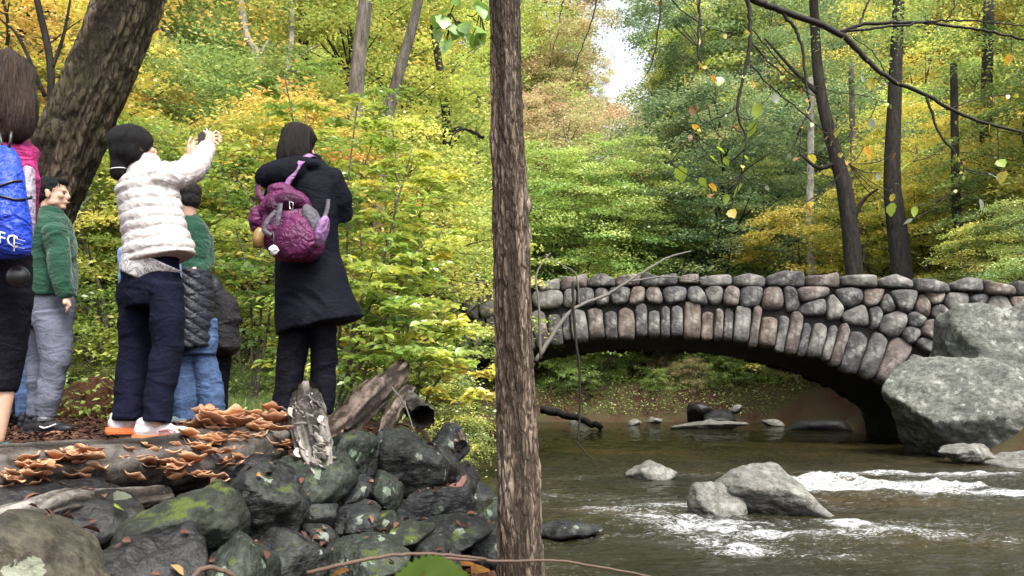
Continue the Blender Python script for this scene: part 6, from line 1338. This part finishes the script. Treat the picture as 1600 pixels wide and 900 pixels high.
# --- P1 : magenta jacket with blue drawstring bag at the left edge
def magenta_person():
    D = 3.1
    r = person(-15, 705, D, 'person in a magenta and grey jacket with long brown hair and black leggings')
    hc = at(16, 134, D)
    spine = [(2, 205, .02, .08, .065), (-4, 240, .02, .155, .09), (-8, 320, .02, .13, .09), (-12, 400, .02, .13, .10), (-14, 440, .02, .15, .11), (-14, 460, .02, .12, .09)]
    arms = [[(28, 234, .02, .05), (35, 310, .05, .042), (36, 345, .22, .036), (30, 350, .32, .026)], [(-55, 236, .02, .05), (-66, 320, .04, .042), (-64, 400, .10, .028)]]
    legs = [[(16, 455, .02, .09), (8, 560, .04, .058), (2, 620, .03, .056), (-8, 690, .02, .040)], [(-44, 455, .02, .09), (-46, 560, .02, .058), (-48, 620, 0, .056), (-52, 690, -.02, .040)]]
    sh, T, M = torso_body(D, hc, R(22), R(-4), 1.0, spine, arms, legs); child('body', fuse(sh, 0.010, 2, 'body'), SKIN, r); eyes(T, 1, r)
    hr = short_hair(T, M, 1.08) + [loft(dome([(T((0, -.04, .05)), .098, .095), (T((0, -.045, -.05)), .106, .092), (T((.016, -.05, -.13)), .110, .078), (T((.026, -.055, -.19)), .098, .062), (T((.034, -.055, -.24)), .07, .04)]), 20)]
    hm = fuse(hr, 0.008, 3, 'hair'); jitter(hm, .009, 30, 5, (1, 1, .15)); strands(hm, 1500, .2, 3, r, HAIR_BROWN); child('hair', hm, HAIR_BROWN, r)
    jk = [loft(dome(secs(D, [(-4, 206, .02, 34, .08), (-8, 222, .02, 52, .11), (-10, 250, .02, 58, .135), (-13, 320, .02, 56, .135), (-16, 390, .02, 56, .145), (-18, 418, .02, 56, .15)]), False), 26), limb(D, [(28, 236, .02, .075), (33, 280, .03, .066), (35, 312, .06, .058), (36, 345, .22, .05)], 16), limb(D, [(-54, 240, .02, .075), (-64, 320, .04, .06), (-64, 390, .09, .045)], 16), loft(secs(D, [(2, 214, .02, 40, .09), (4, 202, .02, 36, .085), (5, 194, .02, 30, .075)]), 18)]
    jm = fuse(jk, 0.009, 4, 'jacket'); wrinkle(jm, .009, 41, (6, 6, 8)); o = child('jacket', jm, PINK, r)
    pm = fuse([loft(secs(D, [(46, 262, -.07, 6, .03), (44, 300, -.08, 8, .04), (42, 345, -.08, 7, .05), (41, 372, -.08, 5, .04)]), 14)], .006, 3, 'panel'); child2('side_panel', pm, GREYJ, o, r)
    tm = fuse([loft(secs(D, [(-12, 395, .02, 56, .13), (-14, 440, .02, 58, .135), (-14, 475, .02, 54, .12)]), 22), loft(secs(D, [(15, 455, .02, 32, .105), (12, 540, .04, 26, .082), (3, 612, .03, 20, .062)]), 18), loft(secs(D, [(-44, 455, .02, 31, .105), (-46, 540, .03, 25, .082), (-48, 612, .01, 20, .062)]), 18)], .009, 3, 'leggings'); wrinkle(tm, .003, 44); child('leggings', tm, BLACKT, r)
    for (x, y, dy) in ((-14, 712, .02), (-54, 712, -.02)):
        p = at(x, y, D + dy); p.z = gz(p.x, p.y) + .005; shoe(r, p, R(62), TEAL, plain('lime_sole', (0.5, 0.7, 0.05), 0.5), 0.25)
    bg_ = empty('waist_pouch', at(30, 432, D - .10)); tag(bg_, 'black pouch worn at the waist over black leggings', 'pouch'); pm = fuse([ellipsoid(at(28, 432, D - .12), (.045, .035, .045))], .006, 2, 'pouch'); child('pouch', pm, BLKP, bg_)
    # drawstring bag
    c = at(12, 310, D - .18); bag = empty('drawstring_bag', c); tag(bag, 'royal blue drawstring bag with white lettering worn on the back', 'bag')
    bm_ = fuse([loft(dome(secs(D, [(6, 236, -.15, 14, .03), (4, 252, -.17, 24, .045), (2, 290, -.19, 34, .06), (2, 340, -.20, 42, .07), (0, 380, -.19, 46, .06), (0, 394, -.18, 44, .04)])), 24)], .008, 3, 'bag'); wrinkle(bm_, .007, 51, (9, 9, 4)); V = getco(bm_); bt = BVHTree.FromPolygons([Vector(v) for v in V], [p.vertices[:] for p in bm_.polygons])
    child('bag_body', bm_, BLUEB, bag)
    def onbag(px, py):
        d = ray(px, py).normalized(); h = bt.ray_cast(CAM, d); return (h[0] if h[0] is not None else at(px, py, D - .26)) - d * .004
    for pts in ([(-30, 300), (0, 290), (20, 283), (38, 282)], [(-30, 305), (0, 306), (25, 312), (48, 310), (50, 305)]):
        q = []
        for i in range(len(pts) - 1):
            for k in range(6): u = k / 6; q.append(onbag(pts[i][0] * (1 - u) + pts[i + 1][0] * u, pts[i][1] * (1 - u) + pts[i + 1][1] * u))
        mb = MB(); mb.add(*tube(q, [.005] * len(q), 6)); child('cord', mb.mesh('cord'), BLKP, bag)
    for pts in ([(12, 238), (16, 222), (18, 206)], [(8, 238), (2, 222), (0, 208)]):
        mb = MB(); mb.add(*tube([at(a, b, D - .17) for a, b in pts], [.006] * 3, 6)); child('cord', mb.mesh('cord'), BLKP, bag)
    def lettering(txt, px, py, size_px, name='lettering'):
        fc = bpy.data.curves.new('t', 'FONT'); fc.body = txt; fc.size = 1.0; fc.resolution_u = 2; o = bpy.data.objects.new('t', fc); COL.objects.link(o); bpy.context.view_layer.update(); me = bpy.data.meshes.new_from_object(o.evaluated_get(bpy.context.evaluated_depsgraph_get())); bpy.data.objects.remove(o)
        bm = bmesh.new(); bm.from_mesh(me); bmesh.ops.triangulate(bm, faces=bm.faces); bmesh.ops.subdivide_edges(bm, edges=bm.edges[:], cuts=1)
        for v in bm.verts: v.co = onbag(px + v.co.x * size_px, py - v.co.y * size_px + v.co.x * size_px * 0.28)
        bm.to_mesh(me); bm.free(); child(name, me, WHT, bag)
    lettering('IFC', -11, 377, 28); lettering('|', 19, 386, 24)
    for k, (a, b, n) in enumerate(((23, 374, 20), (23, 380, 17), (23, 386, 19))):
        lettering('-' * 6, a, b, n * 0.42, 'small_print')
magenta_person()
# --- P2 : green pullover, grey sweatpants, in profile
def green_man():
    D = 5.3; r = person(76, 672, D, 'man in a dark green pullover and grey sweatpants standing in profile')
    hc = at(84, 304, D); spine = [(76, 338, 0, .085, .07), (76, 365, 0, .14, .11), (76, 420, 0, .13, .12), (75, 465, 0, .14, .12), (75, 485, 0, .12, .10)]
    arms = [[(84, 358, -.18, .055), (92, 415, -.19, .046), (104, 468, -.20, .030)], [(70, 358, .18, .055), (66, 415, .2, .046), (72, 470, .15, .030)]]
    legs = [[(80, 490, -.08, .09), (88, 560, -.09, .065), (74, 650, -.10, .045)], [(66, 490, .08, .09), (64, 560, .09, .065), (60, 650, .08, .045)]]
    sh, T, M = torso_body(D, hc, R(-82), R(2), 1.02, spine, arms, legs); sh += fingers(D, (104, 466, -.20), (105, 476, -.20), [[(104, 478, -.21), (105, 484, -.21), (103, 488, -.20)], [(105, 478, -.20), (106, 485, -.20), (104, 489, -.19)], [(106, 478, -.19), (107, 485, -.19), (105, 488, -.18)], [(107, 477, -.18), (108, 483, -.18), (106, 486, -.17)]], [(107, 472, -.21), (110, 477, -.21), (109, 481, -.21)])
    child('body', fuse(sh, .0075, 2, 'body'), SKIN, r); eyes(T, 1, r)
    hm = fuse(short_hair(T, M, 1.02), .007, 2, 'hair'); jitter(hm, .003, 60, 3); strands(hm, 900, .035, 4, r, HAIR_BLACK); child('hair', hm, HAIR_BLACK, r)
    jk = [loft(dome(secs(D, [(76, 334, 0, 20, .085), (77, 348, 0, 30, .16), (78, 372, 0, 34, .19), (78, 420, 0, 37, .19), (77, 455, 0, 40, .19), (77, 466, 0, 39, .185)]), False), 26), limb(D, [(86, 360, -.18, .078), (93, 412, -.20, .068), (99, 445, -.21, .058), (103, 462, -.205, .046)], 16), limb(D, [(70, 360, .18, .078), (66, 415, .20, .066), (71, 464, .16, .046)], 16), loft(secs(D, [(79, 342, 0, 22, .085), (80, 330, 0, 18, .072), (80, 326, 0, 16, .065)]), 18)]
    jm = fuse(jk, .009, 4, 'pullover'); wrinkle(jm, .010, 61, (6, 6, 7)); child('pullover', jm, GREENP, r)
    tm = fuse([loft(secs(D, [(76, 458, 0, 38, .17), (75, 490, 0, 38, .17), (75, 510, 0, 34, .15)]), 22), loft(secs(D, [(82, 490, -.07, 28, .12), (86, 530, -.08, 25, .105), (87, 565, -.09, 21, .088), (78, 605, -.09, 18, .075), (73, 640, -.10, 17, .066), (72, 652, -.10, 14, .055)]), 18), loft(secs(D, [(66, 490, .07, 27, .12), (66, 530, .08, 24, .105), (64, 565, .09, 20, .09), (62, 605, .08, 18, .08), (60, 650, .08, 14, .06)]), 18)], .009, 3, 'sweatpants')
    wrinkle(tm, .010, 63, (5, 5, 12), lambda V: 0.4 + 0.9 * sstep(1.55, 1.1, V[:, 2])); child('sweatpants', tm, GREYS, r)
    for (x, dy, acc) in ((70, -.10, [([(.0, -.046, .058), (.03, -.050, .048), (.06, -.051, .055), (.10, -.050, .072)], WHT)]), (58, .08, None)):
        p = at(x, 674, D + dy); p.z = gz(p.x, p.y) + .005; shoe(r, p, R(-6), SHB, SHBS, 0.31, acc); 
    p = at(72, 648, D - .10); mb = MB(); mb.add(*tube([p + Vector((0, 0, .02)), p, p - Vector((0, 0, .04))], [.047, .048, .046], 14)); child('sock', mb.mesh('sock'), cloth_mat('grey_sock', (0.4, 0.4, 0.45)), r)
green_man()
# --- P5 : green shirt, quilted jacket round the waist, jeans
def quilt_person():
    D = 5.6; r = person(306, 668, D, 'person in a green shirt and blue jeans with a quilted jacket tied at the waist')
    hc = at(293, 313, D); spine = [(296, 350, 0, .085, .07), (298, 375, 0, .14, .10), (299, 420, 0, .13, .11), (302, 475, 0, .14, .12), (304, 520, 0, .13, .11)]
    arms = [[(318, 366, .05, .05), (324, 410, .03, .043), (302, 424, -.12, .03)], [(282, 366, -.05, .05), (276, 415, -.06, .043), (276, 450, -.10, .03)]]
    legs = [[(290, 520, 0, .085), (286, 590, 0, .06), (290, 655, 0, .045)], [(320, 520, .04, .085), (326, 590, .04, .06), (335, 655, .03, .045)]]
    sh, T, M = torso_body(D, hc, R(48), R(-4), 1.0, spine, arms, legs); child('body', fuse(sh, .009, 2, 'body'), SKIN, r); eyes(T, 1, r, True)
    hm = fuse(short_hair(T, M, 1.02), .007, 2, 'hair'); jitter(hm, .003, 60, 3); strands(hm, 800, .035, 5, r, HAIR_DKBR); child('hair', hm, HAIR_DKBR, r)
    jm = fuse([loft(dome(secs(D, [(297, 342, 0, 16, .075), (298, 356, 0, 27, .10), (299, 385, 0, 30, .12), (299, 425, 0, 29, .125), (300, 450, 0, 29, .125)])), 24), limb(D, [(318, 370, .05, .068), (323, 408, .03, .06), (310, 424, -.08, .05)], 14), limb(D, [(281, 370, -.05, .068), (275, 414, -.06, .058), (276, 442, -.1, .045)], 14)], .009, 4, 'shirt'); wrinkle(jm, .005, 71); child('shirt', jm, GREENP, r)
    qm = fuse([loft(secs(D, [(300, 424, -.02, 29, .145), (300, 450, -.02, 31, .155), (299, 500, -.03, 33, .165), (298, 530, -.03, 34, .165), (300, 546, -.03, 32, .16)]), 26)], .008, 2, 'tied_jacket')
    def quilt(V, N):
        a = (V[:, 0] * 0.75 + V[:, 2]) / 0.075; b = (-V[:, 0] * 0.75 + V[:, 2]) / 0.075; return .012 * (np.minimum(np.abs(np.sin(np.pi * a)), np.abs(np.sin(np.pi * b * 0.5)) * 1.5 + .2) ** 0.5 - 0.6) + .005 * vnoise(V * 9, 3)
    displace(qm, quilt); child('tied_jacket', qm, QUILT, r)
    tm = fuse([loft(secs(D, [(304, 500, 0, 33, .14), (305, 535, 0, 34, .14), (305, 555, 0, 30, .12)]), 22), loft(secs(D, [(288, 535, 0, 23, .115), (285, 590, 0, 21, .10), (288, 640, 0, 21, .095), (290, 660, 0, 21, .095)]), 18), loft(secs(D, [(312, 540, .03, 9, .09), (319, 562, .03, 17, .105), (326, 592, .04, 20, .10), (332, 640, .03, 19, .095), (335, 658, .03, 19, .095)]), 18)], .009, 3, 'jeans'); wrinkle(tm, .007, 73); child('jeans', tm, JEANS, r)
    for (x, dy) in ((290, 0), (336, .03)): p = at(x, 668, D + dy); p.z = gz(p.x, p.y) + .005; shoe(r, p, R(200), SHG, SHBS)
quilt_person()
# --- P6 : bending figure in dark clothes behind
def bending_person():
    D = 6.3; r = person(345, 662, D, 'person in dark clothes bending forward behind the jeans wearer')
    hc = at(300, 452, D + .55); sh, T, M = torso_body(D, hc, R(25), R(-60), 0.95, [(308, 452, .42, .08, .07), (318, 455, .34, .14, .10), (330, 475, .15, .13, .10), (340, 505, 0, .14, .12), (342, 520, 0, .12, .1)], [[(325, 462, .3, .05), (318, 500, .4, .04), (312, 540, .45, .028)], [(300, 462, .36, .05), (296, 505, .45, .04), (294, 540, .5, .028)]], [[(334, 515, 0, .08), (332, 580, 0, .058), (332, 645, 0, .042)], [(350, 515, .05, .06), (346, 580, .06, .045), (343, 645, .05, .036)]])
    child('body', fuse(sh, .011, 2, 'body'), SKIN, r); child('hair', fuse(short_hair(T, M, 1.0), .009, 2, 'hair'), HAIR_BLACK, r); eyes(T, 1, r)
    jm = fuse([loft(dome(secs(D, [(308, 452, .42, 20, .10), (320, 455, .32, 32, .12), (333, 468, .12, 24, .15), (341, 500, 0, 26, .15)])), 20), limb(D, [(325, 462, .3, .065), (318, 500, .4, .055), (312, 532, .45, .042)], 12), ellipsoid(at(336, 455, D - .05), (.055, .06, .12))], .010, 4, 'top'); wrinkle(jm, .005, 81); child('top', jm, QUILT, r)
    jm = fuse([loft(dome(secs(D, [(346, 462, -.06, 12, .09), (354, 480, -.06, 18, .12), (362, 505, -.06, 15, .13)])), 18, 0), loft(dome(secs(D, [(350, 490, -.05, 16, .13), (353, 520, -.05, 19, .15), (354, 545, -.05, 19, .15)])), 18)], .010, 3, 'tied_jacket'); wrinkle(jm, .009, 83); child('tied_jacket', jm, CHAR, r)
    tm = fuse([loft(secs(D, [(342, 490, 0, 26, .14), (342, 520, 0, 27, .14)]), 18), loft(secs(D, [(333, 515, 0, 17, .1), (332, 580, 0, 14, .08), (332, 648, 0, 12, .065)]), 16), loft(secs(D, [(354, 515, .05, 15, .1), (346, 580, .06, 12, .08), (343, 648, .05, 11, .065)]), 16)], .010, 3, 'trousers'); wrinkle(tm, .005, 85); child('trousers', tm, BLACKT, r)
    for x in (332, 344): p = at(x, 664, D + .03); p.z = gz(p.x, p.y) + .005; shoe(r, p, R(80), SHB, SHBS)
bending_person()
# --- two walkers almost hidden behind the others
def plain_person(px, D, H, top, low, label, hair, shoe_m, yaw=0.0):
    fy = 615 + (1.2 - gz((px - 800) / 1200 * D, D)) / mpp(D); k = H / 1.7; u = lambda m: fy - m * k / mpp(D); w_ = lambda m: m * k / mpp(D)
    r = person(px, fy, D, label); hc = at(px, u(1.585), D)
    spine = [(px, u(1.42), 0, .08, .065), (px, u(1.32), 0, .15, .10), (px, u(1.1), 0, .13, .10), (px, u(.95), 0, .15, .11), (px, u(.88), 0, .12, .1)]
    arms = [[(px + s * w_(.16), u(1.36), 0, .05), (px + s * w_(.17), u(1.08), .03, .042), (px + s * w_(.12), u(.95), .2, .028)] for s in (-1, 1)]; legs = [[(px + s * w_(.09), u(.88), 0, .085), (px + s * w_(.10), u(.48), .02, .06), (px + s * w_(.10), u(.08), 0, .042)] for s in (-1, 1)]
    sh, T, M = torso_body(D, hc, yaw, 0, 1.0, spine, arms, legs); child('body', fuse(sh, .011, 2, 'body'), SKIN, r); eyes(T, 1, r)
    child('hair', fuse(short_hair(T, M, 1.03), .009, 2, 'hair'), hair, r)
    jm = fuse([loft(dome([(at(px, u(z), D), a, b) for z, a, b in ((1.44, .10, .08), (1.37, .18, .11), (1.2, .185, .125), (1.0, .18, .13), (.86, .185, .135))]), 22)] + [limb(D, [(a, b, c, rr + .017) for a, b, c, rr in arm_], 14) for arm_ in arms], .010, 4, 'top'); wrinkle(jm, .005, 91); child('top', jm, top, r)
    tm = fuse([loft([(at(px, u(z), D), a, b) for z, a, b in ((.98, .16, .12), (.85, .175, .125), (.78, .165, .115))], 18)] + [loft([(at(px + s * w_(.09), u(z), D), a, a) for z, a in ((.86, .10), (.5, .078), (.07, .07))], 16) for s in (-1, 1)], .010, 3, 'trousers'); wrinkle(tm, .006, 93); child('trousers', tm, low, r)
    for s in (-1, 1): p = at(px + s * w_(.10), fy, D); p.z = gz(p.x, p.y) + .005; shoe(r, p, R(90) + yaw, shoe_m, SHBS)
plain_person(22, 5.95, 1.66, CHAR, JEANS, 'person in blue jeans mostly hidden behind the green pullover man', HAIR_DKBR, SHB)
plain_person(234, 5.25, 1.54, LBLUE, OLIVET, 'person in olive trousers hidden behind the white puffer jacket', HAIR_BLACK, SHG, R(-40))

# ------------------------------------------------------------------ dead leaves caught among the bank rocks
trees = []
for o in BANK:
    V = getco(o.data) + np.array(o.location[:]); trees.append(BVHTree.FromPolygons(V.tolist(), [p.vertices[:] for p in o.data.polygons]))
rr = np.random.default_rng(44); C = []; N = []
for k in range(900):
    x = rr.uniform(-1.9, 0.0); y = rr.uniform(2.0, 5.0); best = None
    for t in trees:
        h = t.ray_cast(Vector((x, y, 2.0)), Vector((0, 0, -1)))
        if h[0] is not None and (best is None or h[0].z > best[0].z): best = h
    if best is None or best[1].z < 0.55 or rr.random() < 0.45: continue
    C.append(best[0] + best[1] * 0.012); N.append(best[1] + Vector(rr.normal(0, 0.25, 3)))
C = np.array([c[:] for c in C]); N = unit(np.array([c[:] for c in N])); n = len(C); an = rr.uniform(0, 6.28, n); L = rr.uniform(0.018, 0.055, n)
lo = obj('leaf_litter', leaf_mesh('pile_litter', C, N, np.stack([np.cos(an), np.sin(an), 0 * an], -1), L, L * 0.55, np.clip(rr.beta(2.2, 2, n), 0.01, 0.99), 0.25, True), LITTER); tag(lo, 'small dead leaves caught among the bank rocks', kind='stuff')
